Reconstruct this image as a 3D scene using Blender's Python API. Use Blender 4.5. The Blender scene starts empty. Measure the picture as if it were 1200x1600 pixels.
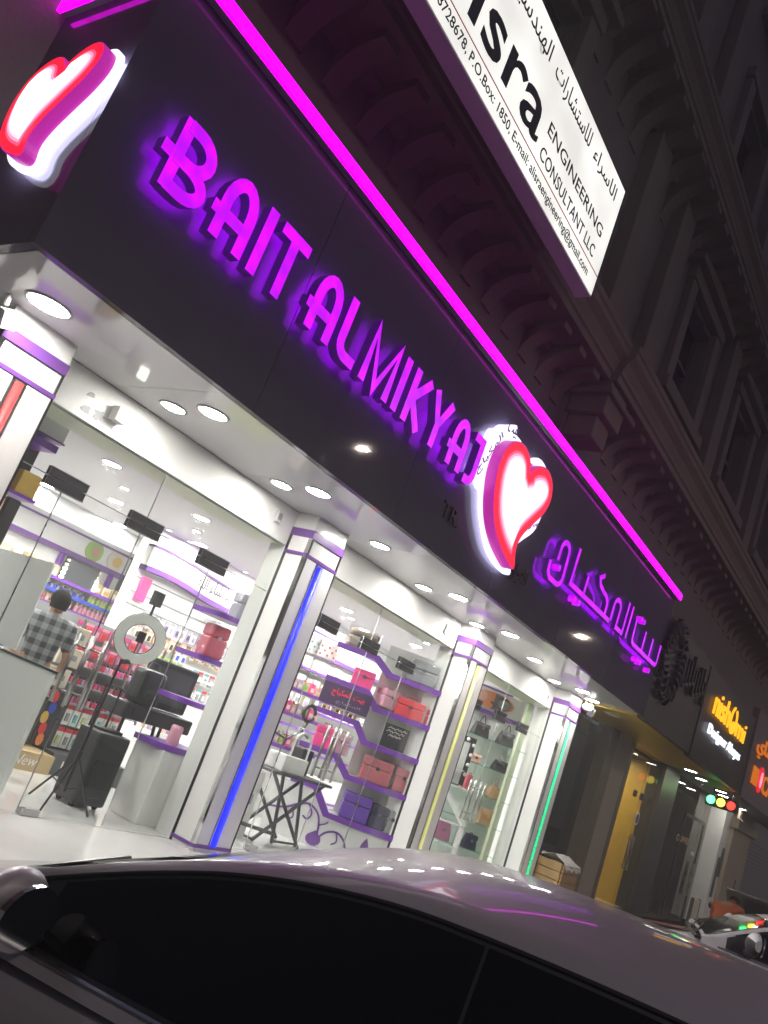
import bpy, bmesh, math, random
import numpy as np
from mathutils import Matrix, Vector

random.seed(7)
S = bpy.context.scene
COL = S.collection
R = math.radians

# ---------------------------------------------------------------- camera
cam_d = bpy.data.cameras.new('camera')
cam = bpy.data.objects.new('camera', cam_d)
COL.objects.link(cam)
cam_d.sensor_width = 36.0
cam_d.lens = 36.0 * 1337.8 / 1600.0
cam_d.clip_start = 0.03
cam_d.clip_end = 600
_yaw, _pit, _rol = 0.66702364, 0.25323723, 0.35588321
_F = Vector((math.cos(_yaw) * math.cos(_pit), math.sin(_yaw) * math.cos(_pit), math.sin(_pit)))
_R0 = Vector((math.sin(_yaw), -math.cos(_yaw), 0))
_U0 = _R0.cross(_F)
_X = _R0 * math.cos(_rol) + _U0 * math.sin(_rol)
_Y = -_R0 * math.sin(_rol) + _U0 * math.cos(_rol)
cam.matrix_world = Matrix(((_X.x, _Y.x, -_F.x, 0), (_X.y, _Y.y, -_F.y, 0), (_X.z, _Y.z, -_F.z, 0), (0, 0, 0, 1)))
S.camera = cam

# ---------------------------------------------------------------- night sky
W = bpy.data.worlds.new('World')
S.world = W
W.use_nodes = True
nt = W.node_tree
nt.nodes.clear()
sky = nt.nodes.new('ShaderNodeTexSky')
sky.sky_type = 'NISHITA'
sky.sun_disc = False
sky.sun_elevation = R(-4.0)
sky.sun_rotation = R(200)
sky.dust_density = 4.0
bg = nt.nodes.new('ShaderNodeBackground')
bg.inputs['Strength'].default_value = 3.4
wo = nt.nodes.new('ShaderNodeOutputWorld')
tint = nt.nodes.new('ShaderNodeMix')              # sodium glow of the town in the night sky
tint.data_type = 'RGBA'
tint.blend_type = 'MULTIPLY'
tint.inputs[0].default_value = 1.0
tint.inputs[7].default_value = (0.96, 0.80, 0.92, 1)
nt.links.new(sky.outputs[0], tint.inputs[6])
nt.links.new(tint.outputs[2], bg.inputs['Color'])
nt.links.new(bg.outputs[0], wo.inputs['Surface'])

S.view_settings.view_transform = 'Standard'
S.view_settings.look = 'None'
S.view_settings.exposure = 0.62
S.view_settings.gamma = 1.0
S.view_settings.use_curve_mapping = False
S.render.engine = 'CYCLES'
S.cycles.use_denoising = True
S.cycles.transparent_max_bounces = 24
S.cycles.max_bounces = 8
S.cycles.sample_clamp_indirect = 6.0
S.cycles.caustics_reflective = False
S.cycles.caustics_refractive = False

ROAD = -1.63
FLOOR = -1.28

# ---------------------------------------------------------------- materials
def _n(t, kind, **kw):
    n = t.nodes.new(kind)
    for k, v in kw.items():
        n.inputs[k].default_value = v
    return n

def mat(name, col, rough=0.5, metal=0.0, var=0.12, scale=6.0, bump=0.0, bscale=60.0, coat=0.0, spec=0.5, detail=3.0, rvar=0.12):
    m = bpy.data.materials.new(name)
    m.use_nodes = True
    t = m.node_tree
    b = t.nodes['Principled BSDF']
    b.inputs['Metallic'].default_value = metal
    b.inputs['Specular IOR Level'].default_value = spec
    b.inputs['Coat Weight'].default_value = coat
    b.inputs['Coat Roughness'].default_value = 0.04
    tc = t.nodes.new('ShaderNodeTexCoord')
    nz = _n(t, 'ShaderNodeTexNoise', Scale=scale, Detail=detail)
    t.links.new(tc.outputs['Object'], nz.inputs['Vector'])
    mx = t.nodes.new('ShaderNodeMix')
    mx.data_type = 'RGBA'
    c = list(col) + [1]
    lo = [max(0, x * (1 - var)) for x in col] + [1]
    hi = [min(1, x * (1 + var)) for x in col] + [1]
    mx.inputs[6].default_value = lo
    mx.inputs[7].default_value = hi
    t.links.new(nz.outputs['Fac'], mx.inputs[0])
    t.links.new(mx.outputs[2], b.inputs['Base Color'])
    mr = _n(t, 'ShaderNodeMapRange')
    mr.inputs[3].default_value = max(0.02, rough - rvar * rough)
    mr.inputs[4].default_value = min(1, rough + rvar * rough)
    t.links.new(nz.outputs['Fac'], mr.inputs[0])
    t.links.new(mr.outputs[0], b.inputs['Roughness'])
    if bump:
        n2 = _n(t, 'ShaderNodeTexNoise', Scale=bscale, Detail=4.0)
        t.links.new(tc.outputs['Object'], n2.inputs['Vector'])
        bp = _n(t, 'ShaderNodeBump', Strength=bump, Distance=0.02)
        t.links.new(n2.outputs['Fac'], bp.inputs['Height'])
        t.links.new(bp.outputs[0], b.inputs['Normal'])
    return m

def emit(name, col, strength, var=0.0, scale=20):
    m = bpy.data.materials.new(name)
    m.use_nodes = True
    t = m.node_tree
    b = t.nodes['Principled BSDF']
    b.inputs['Base Color'].default_value = [c * 0.6 for c in col] + [1]
    b.inputs['Roughness'].default_value = 0.35
    b.inputs['Emission Color'].default_value = list(col) + [1]
    b.inputs['Emission Strength'].default_value = strength
    if var:
        tc = t.nodes.new('ShaderNodeTexCoord')
        nz = _n(t, 'ShaderNodeTexNoise', Scale=scale, Detail=1.0)
        mr = _n(t, 'ShaderNodeMapRange')
        mr.inputs[1].default_value = 0.3
        mr.inputs[2].default_value = 0.7
        mr.inputs[3].default_value = strength * (1 - var)
        mr.inputs[4].default_value = strength * (1 + var)
        t.links.new(tc.outputs['Object'], nz.inputs['Vector'])
        t.links.new(nz.outputs['Fac'], mr.inputs[0])
        t.links.new(mr.outputs[0], b.inputs['Emission Strength'])
    return m

def glass(name, tint=(0.975, 0.99, 0.98), refl=1.0, rough=0.0):
    m = bpy.data.materials.new(name)
    m.use_nodes = True
    t = m.node_tree
    t.nodes.clear()
    o = t.nodes.new('ShaderNodeOutputMaterial')
    tr = _n(t, 'ShaderNodeBsdfTransparent', Color=list(tint) + [1])
    gl = _n(t, 'ShaderNodeBsdfGlossy', Roughness=rough, Color=(1, 1, 1, 1))
    fr = t.nodes.new('ShaderNodeFresnel')
    ge = t.nodes.new('ShaderNodeNewGeometry')
    ir = _n(t, 'ShaderNodeMapRange')          # same reflectance whichever face of the pane is met
    ir.inputs[3].default_value = 1.45
    ir.inputs[4].default_value = 1.0 / 1.45
    t.links.new(ge.outputs['Backfacing'], ir.inputs[0])
    t.links.new(ir.outputs[0], fr.inputs['IOR'])
    mu = t.nodes.new('ShaderNodeMath')
    mu.operation = 'MULTIPLY'
    mu.inputs[1].default_value = refl * 0.55
    mx = t.nodes.new('ShaderNodeMixShader')
    t.links.new(fr.outputs[0], mu.inputs[0])
    t.links.new(mu.outputs[0], mx.inputs[0])
    t.links.new(tr.outputs[0], mx.inputs[1])
    t.links.new(gl.outputs[0], mx.inputs[2])
    t.links.new(mx.outputs[0], o.inputs['Surface'])
    return m

def check_mat(name, a, b2, scale):
    m = bpy.data.materials.new(name)
    m.use_nodes = True
    t = m.node_tree
    b = t.nodes['Principled BSDF']
    b.inputs['Roughness'].default_value = 0.85
    tc = t.nodes.new('ShaderNodeTexCoord')
    sp = t.nodes.new('ShaderNodeSeparateXYZ')
    t.links.new(tc.outputs['Object'], sp.inputs[0])
    fs = []
    for ax in ('X', 'Z'):
        w = t.nodes.new('ShaderNodeMath')
        w.operation = 'PINGPONG'
        w.inputs[1].default_value = scale
        t.links.new(sp.outputs[ax], w.inputs[0])
        g = t.nodes.new('ShaderNodeMath')
        g.operation = 'GREATER_THAN'
        g.inputs[1].default_value = scale * 0.5
        t.links.new(w.outputs[0], g.inputs[0])
        fs.append(g)
    ad = t.nodes.new('ShaderNodeMath')
    ad.operation = 'ADD'
    t.links.new(fs[0].outputs[0], ad.inputs[0])
    t.links.new(fs[1].outputs[0], ad.inputs[1])
    hf = t.nodes.new('ShaderNodeMath')
    hf.operation = 'MULTIPLY'
    hf.inputs[1].default_value = 0.5
    t.links.new(ad.outputs[0], hf.inputs[0])
    mx = t.nodes.new('ShaderNodeMix')
    mx.data_type = 'RGBA'
    mx.inputs[6].default_value = list(a) + [1]
    mx.inputs[7].default_value = list(b2) + [1]
    t.links.new(hf.outputs[0], mx.inputs[0])
    t.links.new(mx.outputs[2], b.inputs['Base Color'])
    return m

M = {}
M['white'] = mat('white_gloss_panel', (0.80, 0.80, 0.78), 0.16, var=0.03, coat=0.3)
M['soffit'] = mat('soffit_white_panel', (0.80, 0.80, 0.80), 0.10, var=0.04, scale=1.2, coat=0.5)
M['paint'] = mat('white_wall_paint', (0.78, 0.78, 0.76), 0.7, var=0.04, bump=0.05)
M['ceil'] = mat('ceiling_paint', (0.74, 0.74, 0.74), 0.8, var=0.03, scale=1.5)
M['fascia'] = mat('dark_grey_cladding', (0.098, 0.084, 0.118), 0.032, var=0.14, scale=1.1, coat=0.0, spec=0.14, detail=6, rvar=0.5)
M['fasciaB'] = mat('charcoal_cladding', (0.035, 0.033, 0.033), 0.45, var=0.15, scale=2)
M['trim'] = mat('grey_trim_metal', (0.30, 0.28, 0.31), 0.4, var=0.08)
M['satin'] = mat('satin_grey_panel', (0.78, 0.77, 0.76), 0.38, var=0.05, scale=3, coat=0.2)
M['alu'] = mat('aluminium', (0.55, 0.55, 0.55), 0.28, metal=1.0, var=0.08)
M['brushed'] = mat('brushed_steel_bar', (0.30, 0.29, 0.28), 0.3, metal=1.0, var=0.15, scale=40)
M['signcab'] = mat('white_sign_cabinet', (0.84, 0.83, 0.84), 0.4, var=0.04)
M['chrome'] = mat('chrome', (0.75, 0.75, 0.75), 0.10, metal=1.0, var=0.04)
M['blackmetal'] = mat('black_metal', (0.014, 0.014, 0.016), 0.30, var=0.2)
M['blackplastic'] = mat('black_plastic', (0.022, 0.022, 0.024), 0.5, var=0.2, bump=0.08, bscale=200)
M['purple'] = mat('purple_trim', (0.17, 0.045, 0.36), 0.3, var=0.08)
M['purpled'] = mat('purple_band', (0.15, 0.05, 0.27), 0.3, var=0.08)
M['floor'] = mat('polished_white_tile', (0.70, 0.69, 0.68), 0.14, var=0.08, scale=2.5, coat=0.4, detail=8)
M['plat'] = mat('polished_stone_step', (0.66, 0.65, 0.63), 0.18, var=0.10, scale=3, coat=0.3, detail=8)
M['road'] = mat('asphalt', (0.05, 0.05, 0.05), 0.85, var=0.35, scale=25, bump=0.5, bscale=150, detail=8)
M['pave'] = mat('pavement_stone', (0.22, 0.21, 0.20), 0.7, var=0.2, scale=8, bump=0.2)
M['stone'] = mat('limestone', (0.22, 0.175, 0.14), 0.8, var=0.22, scale=2.2, bump=0.25, bscale=30, detail=8)
M['stoned'] = mat('limestone_wall', (0.19, 0.165, 0.145), 0.85, var=0.25, scale=1.3, bump=0.25, bscale=25, detail=8)
M['wglass'] = mat('dark_window_glass', (0.012, 0.012, 0.014), 0.08, var=0.1)
M['glass'] = glass('clear_shop_glass')
M['glassg'] = glass('greenish_shelf_glass', (0.80, 0.92, 0.86), 1.0)
M['smoke'] = glass('smoked_glass', (0.62, 0.60, 0.56), 1.6)
M['goldg'] = glass('bronze_glass', (0.80, 0.77, 0.68), 0.35)
M['plast'] = glass('clear_plastic_wrap', (0.93, 0.93, 0.95), 2.2, 0.15)
M['magenta'] = emit('magenta_led', (1.0, 0.0, 1.0), 2.2, 0.14, 7)
M['violet'] = emit('violet_letter_face', (0.60, 0.0, 1.0), 0.80, 0.30, 9.0)
M['violetb'] = emit('violet_halo', (0.42, 0.0, 1.0), 5.5)
M['letside'] = emit('purple_letter_return', (0.16, 0.01, 0.42), 0.10)
M['halow'] = emit('white_halo', (0.85, 0.83, 1.0), 0.95)
M['halob'] = emit('white_halo_tube', (0.72, 0.72, 1.0), 6.0)
M['h0'] = emit('red_acrylic', (1.0, 0.012, 0.045), 0.75)
M['h1'] = emit('rose_acrylic', (1.0, 0.10, 0.22), 0.75)
M['h2'] = emit('pink_acrylic', (1.0, 0.35, 0.52), 0.8)
M['h3'] = emit('pale_pink_acrylic', (1.0, 0.66, 0.80), 0.85)
M['h4'] = emit('white_acrylic', (1.0, 0.97, 1.0), 2.0)
M['hside'] = emit('magenta_acrylic_side', (0.70, 0.03, 0.50), 0.38)
M['lamp'] = emit('downlight_diffuser', (1.0, 0.97, 0.91), 100.0)
M['lampin'] = emit('indoor_downlight_diffuser', (1.0, 0.975, 0.94), 400.0)
M['lampw'] = emit('warm_downlight_diffuser', (1.0, 0.86, 0.60), 230.0)
M['lampd'] = emit('dim_downlight_diffuser', (1.0, 0.96, 0.86), 34.0)
M['dot'] = emit('spot_diffuser', (1.0, 0.98, 0.95), 12.0)
M['lb'] = emit('lightbox_face', (1.0, 0.985, 0.93), 0.64, 0.16, 1.6)
M['ink'] = mat('navy_ink', (0.012, 0.014, 0.03), 0.6)
M['inkred'] = mat('red_ink', (0.55, 0.05, 0.03), 0.6)
M['warmglow'] = emit('added_warm_glow', (1.0, 0.55, 0.22), 0.35)
M['orange'] = emit('orange_letter', (1.0, 0.42, 0.01), 1.1)
M['orange2'] = emit('dim_orange_letter', (1.0, 0.24, 0.01), 0.4)
M['redl'] = emit('red_sign_light', (1.0, 0.02, 0.05), 0.55)
M['whitel'] = emit('white_letter', (0.85, 0.88, 1.0), 1.1)
M['led_r'] = emit('red_tube', (0.60, 0.06, 0.06), 0.25)
M['led_b'] = emit('blue_tube', (0.008, 0.012, 1.0), 1.8)
M['led_y'] = emit('yellow_tube', (0.62, 0.62, 0.22), 0.5)
M['led_g'] = emit('green_tube', (0.0, 0.75, 0.26), 0.80, 0.6, 40)
M['sig_g'] = emit('green_signal', (0.05, 1.0, 0.18), 7.0)
M['sig_y'] = emit('amber_signal', (1.0, 0.75, 0.05), 4.0)
M['sig_r'] = emit('red_signal', (1.0, 0.03, 0.02), 3.0)
M['street'] = emit('street_lamp_lens', (1.0, 0.83, 0.68), 2300.0)
def pm(n, c, r=0.45, **k):
    M[n] = mat(n, c, r, **k)
pm('pink', (0.78, 0.06, 0.25)); pm('palepink', (0.75, 0.36, 0.45)); pm('rose', (0.62, 0.10, 0.14)); pm('coral', (0.70, 0.06, 0.08), 0.3)
pm('salmon', (0.62, 0.17, 0.19)); pm('violetcase', (0.13, 0.05, 0.36)); pm('beigebag', (0.42, 0.36, 0.27), 0.8, bump=0.4, bscale=120)
pm('tan', (0.45, 0.27, 0.14)); pm('navy', (0.02, 0.022, 0.06)); pm('black', (0.018, 0.018, 0.02)); pm('charcoal', (0.06, 0.065, 0.07))
pm('peach', (0.65, 0.38, 0.30)); pm('mauve', (0.38, 0.13, 0.24)); pm('cream', (0.70, 0.64, 0.52)); pm('gold', (0.62, 0.40, 0.08), 0.3)
pm('green', (0.25, 0.42, 0.06)); pm('lime', (0.50, 0.58, 0.20)); pm('blue', (0.03, 0.07, 0.45)); pm('teal', (0.10, 0.38, 0.40)); pm('red', (0.60, 0.03, 0.04))
pm('kraft', (0.48, 0.36, 0.20), 0.8); pm('whitebox', (0.78, 0.78, 0.76), 0.5); pm('lilac', (0.42, 0.33, 0.52)); pm('orangec', (0.72, 0.22, 0.05))
pm('greyp', (0.30, 0.31, 0.32)); pm('frost', (0.76, 0.78, 0.75), 0.35, var=0.03); pm('skin', (0.32, 0.17, 0.10), 0.55, var=0.06); pm('hair', (0.012, 0.010, 0.009), 0.95, spec=0.1, bump=0.5, bscale=150)
pm('denim', (0.03, 0.035, 0.05), 0.85); pm('orangeshirt', (0.46, 0.10, 0.03), 0.85); pm('wood', (0.42, 0.25, 0.10), 0.6, var=0.3, scale=9, bump=0.15)
pm('yellowwall', (0.52, 0.37, 0.06), 0.45, var=0.18, scale=5); pm('beigewall', (0.33, 0.28, 0.21), 0.7, var=0.12); pm('brownwall', (0.15, 0.115, 0.075), 0.6, var=0.2)
pm('greywall', (0.20, 0.18, 0.20), 0.8, var=0.1); pm('lens', (0.01, 0.01, 0.012), 0.1); pm('tyre', (0.02, 0.02, 0.02), 0.8); pm('dullsign', (0.012, 0.010, 0.010), 0.5)
pm('leaf', (0.05, 0.09, 0.03), 0.6, var=0.4, scale=30); pm('fabric', (0.45, 0.43, 0.40), 0.9); pm('wicker', (0.04, 0.035, 0.03), 0.7)
M['limeg'] = mat('pale_green_lintel_lining', (0.62, 0.70, 0.48), 0.35, var=0.05)
M['lampin2'] = emit('flood_lens', (1.0, 0.97, 0.85), 2.0)
pm('violetd', (0.05, 0.02, 0.08), 0.5)
M['shirt'] = check_mat('checked_cloth', (0.035, 0.037, 0.042), (0.26, 0.27, 0.28), 0.05)

# ---------------------------------------------------------------- geometry helpers
class G:
    def __init__(self):
        self.v = []; self.f = []; self.m = []
    def add(self, vs, fs, m=0):
        o = len(self.v)
        self.v += [tuple(p) for p in vs]
        self.f += [tuple(i + o for i in f) for f in fs]
        self.m += [m] * len(fs)
        return self
    def box(self, x0, x1, y0, y1, z0, z1, m=0):
        p = [(x, y, z) for z in (z0, z1) for y in (y0, y1) for x in (x0, x1)]
        return self.add(p, [(0, 2, 3, 1), (4, 5, 7, 6), (0, 1, 5, 4), (2, 6, 7, 3), (0, 4, 6, 2), (1, 3, 7, 5)], m)
    def prism(self, poly, fr, d0, d1, m=0, ms=None):
        """poly: 2-D points, fr(u, v, d) -> xyz; m front (d0) and back, ms sides"""
        n = len(poly)
        vs = [fr(u, v, d0) for u, v in poly] + [fr(u, v, d1) for u, v in poly]
        self.add(vs[:], [tuple(range(n)), tuple(range(2 * n - 1, n - 1, -1))], m)
        return self.add(vs, [(i, i + n, (i + 1) % n + n, (i + 1) % n) for i in range(n)], m if ms is None else ms)
    def tube(self, pts, r, n=8, m=0, caps=True):
        pts = [Vector(p) for p in pts]
        rs = r if isinstance(r, (list, tuple)) else [r] * len(pts)
        vs = []; fs = []
        pa = None
        for i, p in enumerate(pts):
            d = (pts[min(i + 1, len(pts) - 1)] - pts[max(i - 1, 0)]).normalized()
            a = d.cross(Vector((0, 0, 1)) if abs(d.z) < 0.9 else Vector((1, 0, 0))).normalized()
            if pa is not None and abs(pa.dot(d)) < 0.95:
                a = (pa - d * pa.dot(d)).normalized()
            pa = a
            b = d.cross(a)
            for k in range(n):
                t = 2 * math.pi * k / n
                vs.append(p + (a * math.cos(t) + b * math.sin(t)) * rs[i])
        for i in range(len(pts) - 1):
            for k in range(n):
                fs.append((i * n + k, i * n + (k + 1) % n, (i + 1) * n + (k + 1) % n, (i + 1) * n + k))
        if caps:
            fs.append(tuple(range(n - 1, -1, -1)))
            fs.append(tuple(range((len(pts) - 1) * n, len(pts) * n)))
        return self.add(vs, fs, m)
    def lathe(self, prof, c=(0, 0, 0), n=16, m=0, ax='z'):
        vs = []; fs = []
        for r, h in prof:
            for k in range(n):
                t = 2 * math.pi * k / n
                a, b = r * math.cos(t), r * math.sin(t)
                q = (a, b, h) if ax == 'z' else ((h, a, b) if ax == 'x' else (a, h, b))
                vs.append((q[0] + c[0], q[1] + c[1], q[2] + c[2]))
        for i in range(len(prof) - 1):
            for k in range(n):
                fs.append((i * n + k, i * n + (k + 1) % n, (i + 1) * n + (k + 1) % n, (i + 1) * n + k))
        fs.append(tuple(range(n)))
        fs.append(tuple(range((len(prof) - 1) * n, len(prof) * n)))
        return self.add(vs, fs, m)
    def grid(self, rows, m=0, close=False):
        n = len(rows[0])
        vs = [p for r in rows for p in r]
        fs = []
        for i in range(len(rows) - 1):
            for k in range(n - (0 if close else 1)):
                fs.append((i * n + k, i * n + (k + 1) % n, (i + 1) * n + (k + 1) % n, (i + 1) * n + k))
        return self.add(vs, fs, m)
    def ribbon(self, pts, w, fr, d0, d1, m=(0, 1, 2), closed=False):
        """flat stroke of width w following 2-D pts, thickness d0..d1 through frame fr"""
        P = [Vector((a, b)) for a, b in pts]
        n = len(P)
        L = []; Rr = []
        for i in range(n):
            if closed:
                a = (P[i] - P[i - 1]).normalized(); b = (P[(i + 1) % n] - P[i]).normalized()
            else:
                a = (P[i] - P[i - 1]).normalized() if i > 0 else (P[1] - P[0]).normalized()
                b = (P[i + 1] - P[i]).normalized() if i < n - 1 else a
            t = a + b
            t = t.normalized() if t.length > 1e-6 else a
            nn = Vector((-t.y, t.x))
            k = min(1.8, 1.0 / max(0.35, nn.dot(Vector((-a.y, a.x)))))
            L.append(P[i] + nn * w * 0.5 * k); Rr.append(P[i] - nn * w * 0.5 * k)
        A = [fr(p.x, p.y, d0) for p in L]; B = [fr(p.x, p.y, d0) for p in Rr]
        C = [fr(p.x, p.y, d1) for p in L]; D = [fr(p.x, p.y, d1) for p in Rr]
        vs = A + B + C + D
        f0 = []; f1 = []; f2 = []
        for i in range(n if closed else n - 1):
            j = (i + 1) % n
            f0.append((i, j, n + j, n + i)); f2.append((2 * n + i, 3 * n + i, 3 * n + j, 2 * n + j))
            f1 += [(i, 2 * n + i, 2 * n + j, j), (n + i, n + j, 3 * n + j, 3 * n + i)]
        if not closed:
            f1 += [(0, n, 3 * n, 2 * n), (n - 1, 3 * n - 1, 4 * n - 1, 2 * n - 1)]
        o = len(self.v)
        self.v += [tuple(p) for p in vs]
        for fs, mi in ((f0, m[0]), (f1, m[1]), (f2, m[2])):
            self.f += [tuple(i + o for i in f) for f in fs]
            self.m += [mi] * len(fs)
        return self

def origin(o):
    p = Vector((0, 0, 0))
    while o is not None:
        p = p + o.location
        o = o.parent
    return p

def obj(name, g, mats, parent=None, smooth=False, bevel=0.0, world=True, label=None, sub=0):
    me = bpy.data.meshes.new(name)
    off = origin(parent) if (parent is not None and world) else Vector((0, 0, 0))
    me.from_pydata([(a - off.x, b - off.y, c - off.z) for a, b, c in g.v], [], g.f)
    if not isinstance(mats, (list, tuple)):
        mats = [mats]
    for m in mats:
        me.materials.append(M[m] if isinstance(m, str) else m)
    me.polygons.foreach_set('material_index', [min(i, len(mats) - 1) for i in g.m])
    if smooth:
        me.polygons.foreach_set('use_smooth', [True] * len(g.f))
    bm = bmesh.new(); bm.from_mesh(me)
    bmesh.ops.recalc_face_normals(bm, faces=bm.faces)
    bm.to_mesh(me); bm.free()
    me.update()
    o = bpy.data.objects.new(name, me)
    COL.objects.link(o)
    if parent is not None:
        o.parent = parent
    if bevel:
        b = o.modifiers.new('bevel', 'BEVEL'); b.width = bevel; b.segments = 2; b.limit_method = 'ANGLE'
    if sub:
        s = o.modifiers.new('sub', 'SUBSURF'); s.levels = sub; s.render_levels = sub
    if label:
        o['label'] = label
    return o

def thing(name, label, cat, loc=(0, 0, 0), group=None, rz=0.0):
    o = bpy.data.objects.new(name, None)
    COL.objects.link(o)
    o.location = loc
    o.rotation_euler = (0, 0, rz)
    o.empty_display_size = 0.1
    o['label'] = label; o['category'] = cat
    if group:
        o['group'] = group
    return o

def tag(o, label, cat, group=None):
    o['label'] = label; o['category'] = cat
    if group:
        o['group'] = group
    return o

def struct(name, g, mats, kind='structure', **k):
    o = obj(name, g, mats, **k)
    o['kind'] = kind
    return o

def dup(root, loc, label=None, rz=None, scale=None):
    r = root.copy(); COL.objects.link(r); r.location = loc
    if rz is not None:
        r.rotation_euler = (0, 0, rz)
    if scale is not None:
        r.scale = (scale,) * 3 if not isinstance(scale, (tuple, list)) else scale
    if label:
        r['label'] = label
    for ch in list(root.children):
        c = ch.copy(); COL.objects.link(c); c.parent = r
        for gch in list(ch.children):
            d = gch.copy(); COL.objects.link(d); d.parent = c
    return r

XZ = lambda u, v, d: (u, d, v)                    # facade plane: d is the y coordinate

# Arabic letters: isolated, final, initial, medial presentation forms
AR = {'ا': 'ﺍﺎ', 'ب': 'ﺏﺐﺑﺒ', 'ت': 'ﺕﺖﺗﺘ', 'ة': 'ﺓﺔ', 'ج': 'ﺝﺞﺟﺠ', 'د': 'ﺩﺪ', 'ر': 'ﺭﺮ', 'س': 'ﺱﺲﺳﺴ', 'ش': 'ﺵﺶﺷﺸ',
      'ك': 'ﻙﻚﻛﻜ', 'ل': 'ﻝﻞﻟﻠ', 'م': 'ﻡﻢﻣﻤ', 'ن': 'ﻥﻦﻧﻨ', 'ه': 'ﻩﻪﻫﻬ', 'ي': 'ﻱﻲﻳﻴ', 'ء': 'ﺀ', 'و': 'ﻭﻮ'}
def arabic(s):
    out = ''
    for i, c in enumerate(s):
        if c not in AR:
            out += c; continue
        p = s[i - 1] if i else ' '
        n = s[i + 1] if i + 1 < len(s) else ' '
        jp = p in AR and len(AR[p]) == 4
        jn = n in AR and len(AR[c]) == 4 and n != 'ء'
        f = AR[c]
        k = (3 if jn else 1) if jp else (2 if jn else 0)
        out += f[k] if k < len(f) else f[0]
    return out[::-1]

DG = None
def text(name, body, x0, x1, z0, z1, y, mats, parent, th=0.004, fr=None, bold=0.0, shear=0.0, split=False):
    """flat lettering fitted to the box x0..x1, z0..z1 on the plane y (fr maps it elsewhere)"""
    c = bpy.data.curves.new('t', 'FONT')
    c.body = body
    c.resolution_u = 3
    c.offset = bold
    c.shear = shear
    c.extrude = 0.5
    t = bpy.data.objects.new('t', c)
    COL.objects.link(t)
    bpy.context.view_layer.update()
    me = bpy.data.meshes.new_from_object(t.evaluated_get(bpy.context.evaluated_depsgraph_get()))
    vs = np.array([v.co[:] for v in me.vertices])
    fs = [tuple(p.vertices) for p in me.polygons]
    bpy.data.objects.remove(t); bpy.data.curves.remove(c); bpy.data.meshes.remove(me)
    lo, hi = vs.min(0), vs.max(0)
    g = G()
    u = x0 + (vs[:, 0] - lo[0]) / (hi[0] - lo[0]) * (x1 - x0)
    v = z0 + (vs[:, 1] - lo[1]) / (hi[1] - lo[1]) * (z1 - z0)
    d = y + np.where(vs[:, 2] > 0, -th, 0.0)
    F = fr or XZ
    if split:                                     # one object per letter: faces whose spans along the line overlap
        sp = sorted(((min(u[list(f)]), max(u[list(f)]), i) for i, f in enumerate(fs)))
        runs = []; end = -1e9
        for a, b, i in sp:
            if a > end + 1e-4:
                runs.append([])
            runs[-1].append(i); end = max(end, b)
        for rn in runs:
            ids = sorted({k for i in rn for k in fs[i]}); mp = {k: j for j, k in enumerate(ids)}
            gg = G(); gg.add([F(u[k], v[k], d[k]) for k in ids], [tuple(mp[k] for k in fs[i]) for i in rn])
            o = obj('letter', gg, mats, parent)
        return o
    g.add([F(a, b, q) for a, b, q in zip(u, v, d)], fs)
    return obj(name, g, mats, parent)

def arc(cx, cy, rx, ry, a0, a1, n=8):
    return [(cx + rx * math.cos(R(a0 + (a1 - a0) * i / n)), cy + ry * math.sin(R(a0 + (a1 - a0) * i / n))) for i in range(n + 1)]

def smooth_poly(P, k=3, closed=True):
    out = []
    n = len(P)
    for i in range(n if closed else n - 1):
        p0, p1, p2, p3 = (P[(i + j) % n] if closed else P[max(0, min(n - 1, i + j))] for j in (-1, 0, 1, 2))
        for s in range(k):
            t = s / k
            out.append(tuple(0.5 * (2 * p1[q] + (p2[q] - p0[q]) * t + (2 * p0[q] - 5 * p1[q] + 4 * p2[q] - p3[q]) * t * t + (3 * p1[q] - p0[q] - 3 * p2[q] + p3[q]) * t ** 3) for q in (0, 1)))
    if not closed:
        out.append(P[-1])
    return out
# ================================================================ ground
g = G(); g.box(-60, 140, -60, 3.62, ROAD - 0.3, ROAD)
struct('road', g, 'road')
g = G(); g.box(12.66, 140, 3.62, 5.0, ROAD - 0.3, ROAD + 0.17)
struct('pavement', g, 'pave')
g = G(); g.box(-60, 12.66, 3.62, 3.95, ROAD - 0.3, ROAD + 0.17); g.box(-60, 12.66, 3.95, 5.33, ROAD - 0.3, FLOOR)
struct('shop_step', g, 'plat', bevel=0.012)
g = G(); g.box(1.9, 13.2, 5.33, 10.7, FLOOR - 0.2, FLOOR + 0.002)
struct('shop_floor', g, 'floor')
for i, y in enumerate((-2.6, 0.1, 2.8)):
    pass
g = G()
for k in range(-2, 14):
    n0 = 1.0 + 2.75 * k
    a = Vector((0.957, 0.289)) * n0
    d = Vector((-0.289, 0.957))
    p0 = a - d * 2.4; p1 = a + d * 2.2
    e = Vector((0.957, 0.289)) * 0.05
    if p1.y < 3.5:
        g.add([(p0.x - e.x, p0.y - e.y, ROAD + 0.004), (p0.x + e.x, p0.y + e.y, ROAD + 0.004), (p1.x + e.x, p1.y + e.y, ROAD + 0.004), (p1.x - e.x, p1.y - e.y, ROAD + 0.004)], [(0, 1, 2, 3)])
struct('road_marking', g, 'paint')

# ================================================================ stone building above the shops
sb = thing('stone_building', 'pale limestone building with corbelled cornices above the row of shops', 'building', (9, 5.2, 3.4))
g = G()
g.box(-4, 9.28, 5.15, 5.9, 1.75, 5.95)
g.box(9.28, 40, 5.05, 5.9, 1.75, 5.95)
obj('wall', g, 'stoned', sb)
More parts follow.
